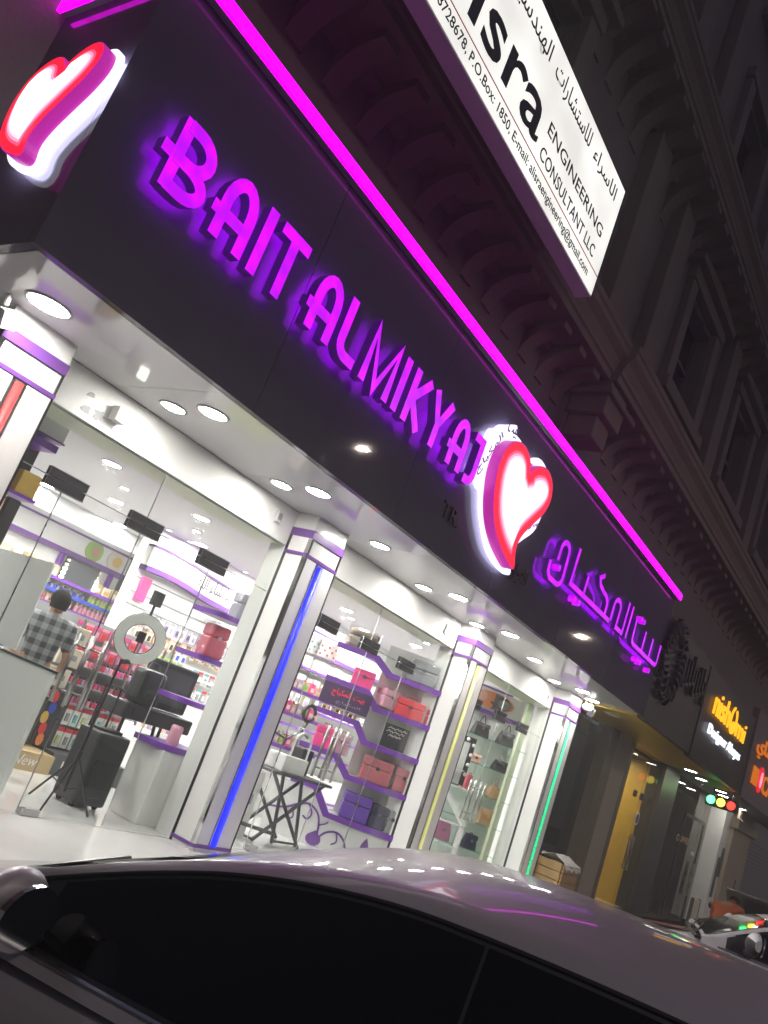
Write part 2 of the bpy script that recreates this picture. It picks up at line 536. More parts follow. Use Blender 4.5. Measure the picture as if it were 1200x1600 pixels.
# upper wall with real window openings
win = [(12.55, 1.5), (16.4, 1.5), (20.3, 1.5), (24.2, 1.5), (5.4, 1.5), (1.6, 1.5)]
xs = sorted([(a, a + w) for a, w in win])
ZW = [(7.25, 9.0), (11.3, 13.4), (15.2, 17.2)]
g = G(); zlo = 5.95
for zw0, zw1 in ZW:
    g.box(-4, 40, 5.22, 5.9, zlo, zw0); zlo = zw1
    px = -4
    for a, b in xs:
        g.box(px, a, 5.22, 5.9, zw0, zw1); px = b
    g.box(px, 40, 5.22, 5.9, zw0, zw1)
g.box(-4, 40, 5.22, 5.9, zlo, 34)
obj('wall', g, 'stoned', sb)
for a, b in xs:
    for zw0, zw1 in ZW:
        g = G(); g.box(a, b, 5.48, 5.52, zw0, zw1)
        w = obj('window', g, 'wglass', sb)
        g = G()
        for q in (a, (a + b) / 2 - 0.03, b - 0.06):
            g.box(q, q + 0.06, 5.42, 5.478, zw0, zw1)
        g.box(a, b, 5.425, 5.475, zw0 + 0.9, zw0 + 0.96)
        obj('frame', g, 'brownwall', w)
        g = G()
        g.box(a - 0.30, a - 0.002, 5.08, 5.218, zw0 - 0.1, zw1 + 0.1); g.box(b + 0.002, b + 0.30, 5.08, 5.218, zw0 - 0.1, zw1 + 0.1)
        g.box(a - 0.42, b + 0.42, 4.98, 5.218, zw0 - 0.34, zw0 - 0.102)
        g.box(a - 0.34, b + 0.34, 5.05, 5.218, zw1 + 0.102, zw1 + 0.34)
        m = (a + b) / 2
        if zw1 < 10:
            g.prism([(a - 0.5, zw1 + 0.35), (b + 0.5, zw1 + 0.35), (b + 0.5, zw1 + 0.47), (m, zw1 + 0.60), (a - 0.5, zw1 + 0.47)], XZ, 4.93, 5.218)
        obj('surround', g, 'stone', w, bevel=0.015)
# pilasters
for x in (9.4, 10.9, 14.9, 18.7, 22.6, 26.5):
    g = G(); g.box(x, x + 0.55, 4.98, 5.218, 6.0, 9.6); g.box(x - 0.08, x + 0.63, 4.93, 5.0, 6.0, 6.3)
    obj('pilaster', g, 'stone', sb, bevel=0.02)
    g = G(); g.box(x, x + 0.55, 4.98, 5.218, 10.4, 18.5); g.box(x - 0.08, x + 0.63, 4.93, 5.0, 10.4, 10.75)
    obj('pilaster', g, 'stone', sb, bevel=0.02)
def cornice(x0, x1, yw, z0, dep, ends=True):
    prof = [(0.0, 0.0), (0.10, 0.02), (0.14, 0.10), (dep * 0.80, 0.13), (dep * 0.80, 0.22), (dep * 0.84, 0.24), (dep * 0.84, 0.29), (dep * 0.90, 0.40), (dep, 0.48), (dep, 0.56), (dep * 1.03, 0.58), (dep * 1.03, 0.66), (0.0, 0.74)]
    g = G()
    g.prism([(yw - p, z0 + h) for p, h in prof], lambda u, v, d: (d, u, v), x0, x1)
    return obj('cornice', g, 'stone', sb)
def corbel_mesh(h, dep, w):
    g = G()
    pf = [(0, 0)] + [(dep * (1 - math.cos(R(a))), -h + h * math.sin(R(a))) for a in range(0, 91, 10)][::-1]
    pf = [(0.0, 0.0), (dep, 0.0), (dep, -0.09), (dep * 0.93, -0.10)] + [(dep * 0.93 * (1 - math.sin(R(a))) , -0.10 - (h - 0.10) * (1 - math.cos(R(a)))) for a in range(8, 90, 9)] + [(0.03, -h), (0.0, -h)]
    g.prism([(-p, q) for p, q in pf], lambda u, v, d: (d, u, v), -w / 2, w / 2)
    return g
cornice(9.28, 30, 5.05, 5.20, 0.74)
cornice(-4, 9.278, 5.15, 5.20, 0.74)
c0 = None
def corbels(xs, yw, z, h, dep, w):
    global c0
    first = None
    for x in xs:
        if first is None:
            g = corbel_mesh(h, dep, w)
            first = obj('corbel', g, 'stone', sb, world=False)
            o = first
        else:
            o = first.copy(); COL.objects.link(o); o.parent = sb
        o.location = (x - 9, yw - 5.2, z - 3.4)
g = G()
g.box(9.28, 9.92, 4.52, 5.045, 4.86, 5.325); g.box(9.20, 10.0, 4.45, 5.045, 5.12, 5.20); g.box(9.36, 9.84, 4.62, 5.045, 4.55, 4.858)
obj('cornice_block', g, 'stone', sb, bevel=0.02)
corbels([10.3 + 0.52 * i for i in range(27)], 5.05, 5.33, 0.48, 0.50, 0.22)
corbels([0.2 + 0.52 * i for i in range(18)], 5.15, 5.33, 0.48, 0.50, 0.22)
cornice(-4, 40, 5.22, 9.62, 0.80)
cornice(-4, 40, 5.22, 18.5, 0.9)
corbels([3.0 + 0.55 * i for i in range(34)], 5.22, 9.75, 0.75, 0.62, 0.26)

# ================================================================ cosmetics shop shell
shop = thing('shop_building', 'cosmetics shop with dark fascia, white columns and lit soffit', 'building', (7.2, 5.3, FLOOR))
FZ0, FZ1 = 1.70, 3.53
# fascia panels (front) with recessed joints, and the left return
ed = [1.81, 3.55, 5.35, 7.15, 8.95, 10.75, 12.62]
for a, b in zip(ed[:-1], ed[1:]):
    g = G(); g.box(a + (0.003 if a > 1.9 else 0), b - 0.003, 4.10, 4.16, FZ0, FZ1)
    obj('fascia_panel', g, 'fascia', shop)
g = G(); g.box(1.81, 1.87, 4.163, 5.22, FZ0, FZ1)
obj('fascia_panel', g, 'fascia', shop)
g = G(); g.box(1.875, 12.6, 4.17, 5.14, FZ0 + 0.04, FZ1 - 0.02)
obj('fascia_frame', g, 'fasciaB', shop)
g = G(); g.box(1.77, 12.64, 4.04, 4.25, FZ1, FZ1 + 0.06); g.box(1.77, 1.95, 4.252, 5.14, FZ1 - 0.08, FZ1 - 0.02)
obj('fascia_trim', g, 'trim', shop)
for i in range(6):
    a = 1.77 + i * (12.63 - 1.77) / 6
    b = a + (12.63 - 1.77) / 6 - 0.004
    g = G(); g.box(a, b, 4.012, 4.038, FZ1 + 0.002, FZ1 + 0.085)
    obj('light_strip', g, 'magenta', shop)
g = G(); g.box(1.742, 1.768, 4.012, 5.19, FZ1 - 0.085, FZ1 + 0.085)
obj('light_strip', g, 'magenta', shop)
# soffit panels
sx = [1.876, 3.3, 4.75, 6.2, 7.65, 9.1, 10.55, 12.0, 12.61]
for a, b in zip(sx[:-1], sx[1:]):
    g = G(); g.box(a + 0.002, b - 0.002, 4.165, 5.305, FZ0, FZ0 + 0.03)
    obj('soffit_panel', g, 'soffit', shop)
# bulkheads above the glass
BH = 1.37
for a, b in ((2.79, 5.57), (6.04, 8.94), (9.41, 12.15)):
    g = G(); g.box(a + 0.002, b - 0.002, 5.31, 5.74, BH, 1.695)
    bh = obj('bulkhead', g, 'paint', shop)
    n = 3
    for k in range(n):
        g = G(); g.box(a + 0.02 + (b - a - 0.04) * k / n, a + 0.014 + (b - a - 0.04) * (k + 1) / n, 5.35, 5.735, BH - 0.012, BH - 0.002)
        obj('soffit_strip', g, 'limeg', bh)
# columns
CX = [2.32, 5.57, 8.94, 12.15]
for i, (x, led, cname) in enumerate(zip(CX, ('led_r', 'led_b', 'led_y', 'led_g'), ('red', 'blue', 'yellow', 'green'))):
    x1 = x + 0.47
    g = G()
    g.box(x, x1, 5.05, 5.50, FLOOR, 1.698)
    col = obj('column', g, 'white', shop, label='white shopfront column with a %s light tube down its face' % cname)
    # satin front panels either side of the tube
    xm = x + 0.235 - 0.01
    for a, b in ((x + 0.03, xm - 0.05), (xm + 0.05, x1 - 0.012)):
        g = G(); g.box(a, b, 5.040, 5.0485, FLOOR + 0.06, 1.305)
        obj('front_panel', g, 'satin', col)
    g = G(); g.box(x - 0.004, x + 0.026, 5.036, 5.0485, FLOOR, 1.54); g.box(x - 0.006, x - 0.001, 5.05, 5.075, FLOOR, 1.54)
    obj('corner_trim', g, 'chrome', col)
    g = G(); g.box(x1 - 0.010, x1 + 0.003, 5.036, 5.0485, FLOOR, 1.54); g.box(x - 0.006, x - 0.001, 5.28, 5.309, FLOOR, 1.54)
    obj('corner_trim', g, 'blackmetal', col)
    g = G(); g.box(xm - 0.048, xm - 0.036, 5.03, 5.0485, FLOOR + 0.06, 1.30); g.box(xm + 0.036, xm + 0.048, 5.03, 5.0485, FLOOR + 0.06, 1.30); g.box(xm - 0.048, xm + 0.048, 5.03, 5.0485, 1.285, 1.30)
    obj('channel', g, 'alu', col)
    g = G(); rr = (0.030, 0.030, 0.024, 0.022)[i]
    g.tube([(xm, 5.032, FLOOR + 0.06), (xm, 5.032, 1.284)], rr, 10)
    obj('light_tube', g, led, col, smooth=True)
    for z0, z1 in ((1.48, 1.555), (1.308, 1.338), (FLOOR + 0.03, FLOOR + 0.058)):
        g = G()
        g.box(x - 0.008, x1 + 0.006, 5.034, 5.0495, z0, z1)
        g.box(x - 0.008, x - 0.0005, 5.05, 5.309, z0, z1)
        obj('band', g, 'purpled', col)
# interior shell
g = G(); g.box(2.0, 13.2, 5.745, 10.7, 1.55, 1.60)
struct('shop_ceiling', g, 'ceil')
g = G()
g.box(1.9, 8.02, 10.52, 10.7, FLOOR, 1.548)
struct('shop_wall_back', g, 'paint')
g = G(); g.box(6.66, 13.2, 8.52, 8.66, FLOOR, 1.548)
struct('shop_wall_partition', g, 'paint')
g = G(); g.box(13.0, 13.2, 5.57, 8.5, FLOOR, 1.548)
struct('shop_wall_right', g, 'paint')
# recessed ceiling step
g = G(); g.box(2.0, 8.0, 9.95, 10.5, 1.30, 1.546)
struct('shop_ceiling_beam', g, 'ceil')

# ================================================================ downlights
def downlight(name, label, x, y, z, r, m, group, rim='white'):
    t = thing(name, label, 'downlight', (x, y, z), group)
    g = G(); g.lathe([(r + 0.022, 0.0), (r + 0.02, -0.008), (r + 0.003, -0.010), (r, -0.002)], n=28)
    obj('frame', g, rim, t, world=False, smooth=True)
    g = G(); g.lathe([(r, -0.0045), (r * 0.98, -0.006), (0.001, -0.006)], n=28)
    obj('diffuser', g, m, t, world=False)
    return t
SL = [((2.33, 4.72), 0.125, 'big round downlight above the red-lit corner column'), ((3.57, 4.93), 0.085, 'smaller downlight of the pair above the glass doors, nearer the glass'),
      ((3.61, 4.55), 0.10, 'larger downlight of the pair above the glass doors, nearer the street'), ((4.87, 4.95), 0.085, 'small downlight left of the blue-lit column, nearer the glass'),
      ((4.92, 4.58), 0.10, 'downlight left of the blue-lit column, nearer the street'), ((6.15, 4.75), 0.09, 'downlight just right of the top of the blue-lit column'),
      ((7.47, 5.02), 0.085, 'small downlight over the second glass front, nearer the glass'), ((7.56, 4.63), 0.10, 'downlight over the second glass front, nearer the street'),
      ((8.79, 5.02), 0.085, 'small downlight beside the top of the yellow-lit column'), ((8.90, 4.62), 0.10, 'downlight before the yellow-lit column, nearer the street'),
      ((10.17, 4.84), 0.095, 'single downlight over the handbag window'), ((11.55, 5.10), 0.085, 'small downlight left of the green-lit column, nearer the glass'),
      ((11.75, 4.74), 0.10, 'downlight before the green-lit column, nearer the street'), ((12.42, 4.83), 0.10, 'last downlight of the white soffit, beside the security camera')]
for (x, y), r, lb in SL:
    downlight('soffit_downlight', lb, x, y, FZ0 - 0.001, r, 'lamp', 'downlights in the white soffit')
IL = [(4.58, 6.82), (5.89, 8.38), (5.79, 9.67), (5.0, 9.4), (7.09, 9.79), (3.4, 8.2), (5.88, 6.88), (7.16, 8.2), (7.3, 7.0), (10.59, 7.9), (9.2, 7.26), (10.73, 7.0), (8.5, 8.1), (12.1, 7.2)]
for x, y in IL:
    downlight('ceiling_downlight', 'round white downlight in the shop ceiling behind the glass', x, y, 1.549, 0.085, 'lampin', 'downlights in the shop ceiling')

for x, y in ((9.0, 6.3), (10.2, 6.5), (10.9, 6.4), (11.4, 6.9), (9.8, 7.6), (11.6, 7.7), (4.0, 7.5), (6.5, 7.6), (5.3, 7.5), (7.9, 6.4)):
    downlight('ceiling_spot', 'tiny bright spot lamp in the shop ceiling among the larger downlights', x, y, 1.549, 0.042, 'lampin', 'tiny spot lamps in the shop ceiling', 'alu')
# ================================================================ BAIT ALMIKYAJ letters
LZ0, LZ1 = 2.365, 2.815
sg = thing('letter_sign', 'violet lit raised letters reading BAIT ALMIKYAJ on the dark fascia', 'sign', (4.1, 4.05, 2.36))
def A_(x0, x1, ext=0.05):
    w = x1 - x0
    return [[(x0 + 0.03, LZ0), (x0 + 0.03, LZ1 - 0.20)] + arc(x0 + 0.03 + (w - 0.065) / 2, LZ1 - 0.20, (w - 0.065) / 2, 0.165, 180, 0, 10)[1:] + [(x1 - 0.035, LZ0)],
            [(x0 - ext, LZ0 + 0.165), (x1 - 0.06, LZ0 + 0.165)]]
T = LZ1 - 0.035; B = LZ0 + 0.035
letters = {
 'B': [[(2.215, T), (2.30, T)] + arc(2.30, T - 0.105, 0.125, 0.105, 90, -90, 10)[1:] + [(2.20, T - 0.21)], [(2.21, T - 0.21), (2.31, T - 0.21)] + arc(2.31, T - 0.295, 0.135, 0.085, 90, -90, 10)[1:] + [(2.21, B)], [(2.215, B - 0.034), (2.215, T + 0.034)], [(2.11, 2.575), (2.21, 2.575)]],
 'A': A_(2.59, 2.86),
 'I': [[(2.965, LZ0 - 0.01), (2.965, LZ1)]],
 'T': [[(3.07, T), (3.35, T)], [(3.21, LZ0 - 0.01), (3.21, T - 0.03)]],
 'A2': A_(3.535, 3.80),
 'L': [[(3.905, LZ1), (3.905, B + 0.10)] + arc(4.0, B + 0.10, 0.095, 0.10, 180, 270, 6)[1:] + [(4.11, B)]],
 'M': [[(4.235, LZ0), (4.235, LZ1 - 0.02), (4.395, LZ0 + 0.02), (4.555, LZ1 - 0.02), (4.555, LZ0)]],
 'I2': [[(4.69, LZ0), (4.69, LZ1)]],
 'K': [[(4.845, LZ0), (4.845, LZ1)], [(5.06, LZ1 - 0.01), (4.87, 2.58), (5.055, LZ0)]],
 'Y': [[(5.16, LZ1), (5.295, 2.56), (5.43, LZ1)], [(5.295, 2.58), (5.295, LZ0)]],
 'A3': A_(5.57, 5.815),
 'J': [[(5.90, T), (6.045, T), (6.045, B + 0.10)] + arc(5.965, B + 0.08, 0.08, 0.10, 0, -90, 6)[1:] + [(5.90, B - 0.02)]],
}
for k, strokes in letters.items():
    g = G()
    for i, st in enumerate(strokes):
        g.ribbon(st, 0.079 - 0.002 * min(i, 1), XZ, 3.965 + 0.0015 * i, 4.045 - 0.0015 * i)
    obj('letter', g, ['violet', 'letside', 'violetb'], sg)

# ================================================================ Arabic letter sign
sa = thing('letter_sign', 'thin violet lit Arabic letters right of the heart on the dark fascia', 'sign', (10.1, 4.05, 2.3))
def st(strokes, w=0.058):
    g = G()
    for i, s_ in enumerate(strokes):
        g.ribbon(s_, w, XZ, 3.985 + 0.0012 * i, 4.045 - 0.0012 * i)
    obj('letter', g, ['violet', 'letside', 'violetb'], sa)
def dots(P):
    for a, b in P:
        g = G(); g.lathe([(0.036, 3.985), (0.036, 4.065)], (a, 0, b), 10, 0, 'y')
        obj('dot', g, ['violet'], sa)
st([[(12.19, 2.69), (12.19, 2.44)] + arc(12.10, 2.44, 0.09, 0.06, 0, -90, 4)[1:] + [(11.10, 2.38)] + arc(11.10, 2.45, 0.10, 0.07, 270, 180, 4)[1:] + [(10.98, 2.70)], [(11.80, 2.67), (11.80, 2.39)], [(11.46, 2.67), (11.46, 2.39)]])
dots([(11.98, 2.25), (11.55, 2.25), (11.40, 2.25), (11.30, 2.76), (11.18, 2.76)])
st([[(10.745, 2.80), (10.745, 2.36)]])
st([[(10.58, 2.80), (10.58, 2.38), (10.32, 2.38), (10.32, 2.60)] + arc(10.20, 2.60, 0.12, 0.10, 0, 180, 8)[1:] + [(10.08, 2.40)], [(10.06, 2.38), (8.67, 2.38), (8.67, 2.80)],
    [(9.86, 2.40), (9.86, 2.48)] + arc(9.66, 2.50, 0.20, 0.12, 0, 90, 6)[1:] + [(9.50, 2.66), (9.44, 2.73), (9.56, 2.80)], [(9.10, 2.62), (9.10, 2.40)]])
dots([(9.05, 2.27), (8.92, 2.27)])
st([[(8.20, 2.48), (8.20, 2.62)] + arc(8.31, 2.62, 0.11, 0.10, 180, 0, 8)[1:] + [(8.44, 2.40)] + arc(8.32, 2.36, 0.12, 0.11, 10, -90, 6)[1:] + [(8.12, 2.25), (8.05, 2.30), (8.03, 2.42)]])
dots([(8.30, 2.42)])

# small unlit letters
t1 = thing('small_sign', 'small dark unlit letters TR beside the lower left of the heart', 'sign', (6.1, 4.1, 2.05))
text('letters', 'TR.', 5.95, 6.26, 2.02, 2.16, 4.096, 'dullsign', t1, 0.02, split=True)
t2 = thing('small_sign', 'small dark unlit Arabic letters beneath the right side of the heart', 'sign', (7.6, 4.1, 2.05))
text('letters', arabic('للتجارة'), 7.42, 7.84, 1.98, 2.18, 4.096, 'dullsign', t2, 0.02)

# ================================================================ hearts
HEART = [(6.901, 2.872), (6.916, 2.934), (6.981, 2.999), (7.065, 3.049), (7.189, 3.079), (7.308, 3.057), (7.403, 2.987), (7.448, 2.86), (7.394, 2.7), (7.257, 2.529), (7.124, 2.364), (7.071, 2.234), (7.087, 2.134), (7.150, 2.0), (6.986, 2.021), (6.746, 2.103), (6.564, 2.212), (6.441, 2.342), (6.36, 2.488), (6.308, 2.649), (6.312, 2.827), (6.378, 2.944), (6.473, 3.019), (6.617, 3.057), (6.76, 3.021), (6.84, 2.952)]
BACKP = [(6.60, 3.16), (6.56, 3.235), (6.425, 3.17), (6.299, 3.10), (6.24, 3.03), (6.165, 2.985), (6.14, 2.90), (6.18, 2.835), (6.12, 2.75), (6.16, 2.67), (6.10, 2.60), (6.15, 2.51), (6.268, 2.44), (6.345, 2.43), (6.44, 2.30), (6.554, 2.19), (6.756, 2.045), (6.971, 1.973), (7.25, 1.955), (7.33, 2.0), (7.24, 2.12), (7.22, 2.22), (7.36, 2.37), (7.50, 2.50), (7.57, 2.64), (7.60, 2.95), (7.50, 3.12), (7.30, 3.19), (7.14, 3.18), (7.03, 3.10), (6.93, 3.04), (6.83, 3.12), (6.70, 3.155)]
def inset(P, d):
    n = len(P); out = []
    area = sum(P[i][0] * P[(i + 1) % n][1] - P[(i + 1) % n][0] * P[i][1] for i in range(n))
    sg_ = 1 if area > 0 else -1
    for i in range(n):
        a = Vector(P[i - 1]); b = Vector(P[i]); c = Vector(P[(i + 1) % n])
        t = ((b - a).normalized() + (c - b).normalized())
        t = t.normalized() if t.length > 1e-5 else (c - b).normalized()
        nn = Vector((-t.y, t.x)) * sg_
        q = b + nn * d
        out.append((q.x, q.y))
    # drop points that crossed over (too close to the outline)
    keep = []
    for q in out:
        dm = min((Vector(q) - Vector(p)).length for p in P)
        if dm > d * 0.80:
            keep.append(q)
    return keep
def heart_sign(label, fr, k, loc, writing):
    t = thing('heart_sign', label, 'sign', loc)
    H = smooth_poly(HEART, 4)
    Bp = smooth_poly(BACKP, 3) if writing else inset(H, -0.06)
    g = G(); g.prism(Bp, fr, 0.05 * k, 0.10 * k)
    obj('back_plate', g, 'halow', t)
    g = G(); g.prism(inset(Bp, 0.03), fr, 0.030 * k, 0.05 * k - 0.002)
    obj('halo_light', g, 'halob', t)
    g = G(); g.prism(inset(H, -0.012), fr, 0.10 * k + 0.002, 0.225 * k, 1, 1)
    obj('side_band', g, ['hside', 'hside'], t)
    d0 = 0.226 * k
    for i, (ins, m) in enumerate(((0, 'h0'), (0.075, 'h1'), (0.10, 'h2'), (0.125, 'h3'), (0.155, 'h4'))):
        P = inset(H, ins) if ins else H
        g = G(); g.prism(P, fr, d0 + i * 0.004, d0 + (i + 1) * 0.004 - 0.0005)
        obj('face_layer', g, m, t)
    return t
h = heart_sign('big red and white lit heart between the Latin and Arabic violet letters', lambda u, v, d: (u, 4.10 - d, v), 0.9, (6.9, 4.1, 2.0), True)
# Arabic lettering curved along the scalloped back plate
name_ar = arabic('بيت المكياج')
text('lettering', arabic('بيت'), 6.40, 6.60, 3.06, 3.20, 4.00, 'purpled', h, 0.004, fr=lambda u, v, d: (u, d - 0.0, v + (u - 6.4) * 0.25))
text('lettering', arabic('المكياج'), -0.27, 0.27, -0.05, 0.05, 4.00, 'purpled', h, 0.004, fr=lambda u, v, d: (6.25 + u * 0.42 - v * 0.8, d, 2.78 + u * 0.90 + v * 0.5))
text('lettering', 'MAKYAJ', 7.30, 7.54, 2.42, 2.47, 4.00, 'purpled', h, 0.004, fr=lambda u, v, d: (u, d, v + (u - 7.3) * 0.7), split=True)
k2 = 0.60
def fl(u, v, d):
    uu = (u - 6.9) * k2 - (2.6 - v) * 0.12
    return (1.81 - d, 4.46 - uu, 2.55 + (v - 2.6) * k2 * 1.08)
heart_sign('red and white lit heart on the left return wall of the fascia', fl, 0.62, (1.81, 4.5, 2.1), False)

# ================================================================ engineering lightbox
lb = thing('lightbox_sign', 'long white lit engineering office sign with purple tinted underside', 'sign', (4.3, 4.1, 5.08))
g = G(); g.box(1.4, 7.12, 4.0, 4.18, 5.08, 6.46)
obj('cabinet', g, 'signcab', lb, bevel=0.006)
g = G(); g.box(1.42, 7.105, 3.993, 3.998, 5.10, 6.445)
obj('face', g, 'lb', lb)
g = G(); g.box(1.42, 7.105, 3.986, 3.991, 5.318, 5.326)
obj('rule', g, 'inkred', lb)
g = G()
for x in (2.2, 4.2, 6.2):
    g.tube([(x, 4.18, 5.6), (x, 5.1, 5.7)], 0.03, 6); g.tube([(x, 4.18, 6.2), (x, 5.2, 6.3)], 0.03, 6)
obj('bracket', g, 'blackmetal', lb)
Y = 3.992
text('lettering', 'Isra', 3.86, 5.27, 5.42, 5.97, Y, 'ink', lb, bold=0.012, split=True)
text('lettering', 'ENGINEERING', 5.38, 6.90, 5.665, 5.80, Y, 'ink', lb, bold=0.0, split=True)
text('lettering', 'CONSULTANT LLC', 5.38, 6.87, 5.395, 5.53, Y, 'ink', lb, bold=0.0, split=True)
text('lettering', '-8728678, P.O.Box: 1850, E-mail: alisraengineering@gmail.com', 3.48, 6.87, 5.145, 5.275, Y, 'ink', lb, split=True)
text('lettering', arabic('الاسراء'), 6.25, 6.93, 6.12, 6.33, Y, 'ink', lb)
text('lettering', arabic('للاستشارات'), 5.18, 6.12, 6.10, 6.34, Y, 'ink', lb)
text('lettering', arabic('الهندسية'), 4.2, 5.04, 6.10, 6.34, Y, 'ink', lb)

# ================================================================ neighbour: dark shop with yellow interior, abaya shop, coffee shop
nb = thing('abaya_shop', 'dark fronted abaya shop with smoked glass and a mustard yellow interior', 'building', (16.5, 5.3, FLOOR))
g = G(); g.box(12.66, 15.45, 4.12, 4.20, FZ0 - 0.02, 3.3)
obj('fascia_panel', g, 'fasciaB', nb)
g = G(); g.box(15.455, 19.75, 4.10, 4.20, FZ0 - 0.06, 3.25)
obj('fascia_panel', g, 'fasciaB', nb)
g = G(); g.box(12.64, 18.6, 4.205, 5.9, FZ0 - 0.03, FZ0 + 0.02)
obj('soffit_panel', g, 'yellowwall', nb)  # yellow light on this soffit is put into its colour
g = G(); g.box(18.6, 19.75, 4.205, 5.9, FZ0 - 0.03, FZ0 + 0.02)
obj('soffit_panel', g, 'greywall', nb)
for a, b in ((12.64, 13.75), (13.752, 14.7)):
    g = G(); g.box(a, b, 5.42, 5.43, FLOOR, FZ0 - 0.03)
    obj('glass_pane', g, 'smoke', nb)
g = G(); g.box(14.7, 15.12, 5.22, 5.5, FLOOR, FZ0 - 0.03)
obj('pillar', g, 'brownwall', nb)
g = G(); g.box(15.122, 15.90, 5.24, 5.5, FLOOR, FZ0 - 0.03)
obj('pillar', g, 'beigewall', nb)
g = G(); g.box(15.902, 16.28, 5.29, 5.5, FLOOR, FZ0 - 0.03)
obj('pillar', g, 'brownwall', nb)
g = G(); g.box(16.282, 17.5, 5.34, 5.35, FLOOR, FZ0 - 0.031)
obj('glass_pane', g, 'goldg', nb)
g = G(); g.box(17.502, 18.498, 5.34, 5.35, FLOOR, FZ0 - 0.031)
obj('glass_pane', g, 'goldg', nb)
g = G(); g.box(16.0, 18.6, 8.5, 8.6, FLOOR, 1.60); g.box(18.52, 18.62, 5.5, 8.498, FLOOR, 1.60)
obj('inner_wall', g, 'yellowwall', nb)
g = G(); g.box(12.7, 16.0, 8.5, 8.6, FLOOR, 1.60); g.box(15.9, 15.998, 5.55, 8.498, FLOOR, 1.60)
obj('inner_wall', g, 'fasciaB', nb)
g = G(); g.box(13.22, 18.6, 5.52, 8.6, 1.602, 1.66)
obj('inner_ceiling', g, 'greywall', nb)
g = G(); g.box(13.22, 18.6, 5.46, 8.6, FLOOR - 0.1, FLOOR)
obj('inner_floor', g, 'plat', nb)
g = G(); g.box(18.5, 19.62, 5.28, 5.6, FLOOR, FZ0 - 0.031)
obj('pillar', g, 'fasciaB', nb)
for x in (17.35, 17.6):
    g = G(); g.tube([(x, 5.28, -0.55), (x, 5.28, 0.1)], 0.018, 8); g.tube([(x, 5.34, 0.02), (x, 5.28, 0.02)], 0.012, 6); g.tube([(x, 5.34, -0.48), (x, 5.28, -0.48)], 0.012, 6)
    obj('handle', g, 'chrome', nb)
for x in (17.0, 17.42, 18.0):
    g = G(); g.box(x, x + 0.20, 5.325, 5.338, 0.78, 0.90)
    obj('patch_fitting', g, 'blackmetal', nb)
g = G(); g.lathe([(0.13, 5.33), (0.13, 5.338)], (17.62, 0, 0.42), 20, 0, 'y')
em = obj('emblem', g, 'whitebox', nb)
g = G(); g.lathe([(0.09, 5.324), (0.09, 5.3295)], (17.62, 0, 0.42), 20, 0, 'y')
obj('emblem_disc', g, 'charcoal', em)
for x, y in ((16.7, 6.3), (17.3, 7.0), (17.8, 6.2), (16.6, 7.6)):
    downlight('ceiling_downlight', 'small warm downlight in the yellow shop ceiling', x, y, 1.60, 0.08, 'lampw', 'warm downlights in the yellow shop')
downlight('ceiling_downlight', 'lone small white downlight deep in the smoked glass shop', 14.3, 6.4, 1.60, 0.06, 'dot', None)
downlight('soffit_downlight', 'unlit round downlight in the soffit coloured as if yellow-lit beside the security camera', 13.15, 4.75, FZ0 - 0.032, 0.11, 'whitebox', None)
for i, (x, y) in enumerate(((18.25, 4.75), (19.4, 4.8), (20.9, 4.7), (21.9, 4.86), (22.9, 4.86), (24.2, 4.89))):
    downlight('soffit_downlight', 'white downlight under the dark soffit of the abaya and coffee shops', x, y, FZ0 - 0.032, 0.12, 'lampd', 'downlights under the dark soffit')
# unlit wreath sign
un = thing('unlit_sign', 'dark unlit wreath sign with curled ornaments right of the magenta light strip', 'sign', (13.9, 4.1, 2.4))
g = G()
for k in range(26):
    a = R(k * 360 / 26)
    r = 0.52 + random.uniform(-0.05, 0.05)
    cx, cz = 13.15 + r * 0.8 * math.cos(a), 2.72 + r * math.sin(a)
    g.ribbon(arc(cx, cz, 0.16, 0.12, math.degrees(a), math.degrees(a) + 150, 5), 0.03, XZ, 4.02, 4.09, (0, 0, 0))
obj('wreath', g, 'dullsign', un)
for k in range(9):
    x = 13.75 + 0.17 * k
    z = 2.62 + 0.05 * ((k * 5) % 4)
    g = G(); g.ribbon([(x, z + 0.32 - 0.03 * (k % 3)), (x + 0.03, z)] + arc(x + 0.10, z - 0.02, 0.08, 0.10, 180, 330, 5), 0.05, XZ, 4.03, 4.09, (0, 0, 0))
    obj('ornament', g, 'dullsign', un)
# abaya shop letters
nl = thing('letter_sign', 'orange lit nishomi lettering on the dark fascia above white lettering', 'sign', (17.4, 4.1, 2.5))
text('lettering', 'nish', 16.06, 17.32, 2.55, 3.00, 4.07, 'orange', nl, 0.03, bold=0.0, split=True)
text('lettering', 'mi', 18.02, 18.86, 2.545, 2.90, 4.07, 'orange', nl, 0.03, bold=0.0, split=True)
g = G()
g.ribbon(arc(17.68, 2.77, 0.23, 0.235, 105, 420, 22), 0.055, XZ, 4.04, 4.07, (0, 0, 0))
g.prism(arc(17.74, 2.66, 0.15, 0.10, 0, 330, 10), XZ, 4.042, 4.068)
obj('lettering', g, 'orange', nl)
nd = thing('letter_sign', 'white lit Designer Abayas lettering under the orange lettering', 'sign', (17.4, 4.1, 2.2))
text('lettering', 'Designer Abayas', 16.05, 18.84, 2.13, 2.37, 4.07, 'whitel', nd, 0.03, bold=0.004, split=True)

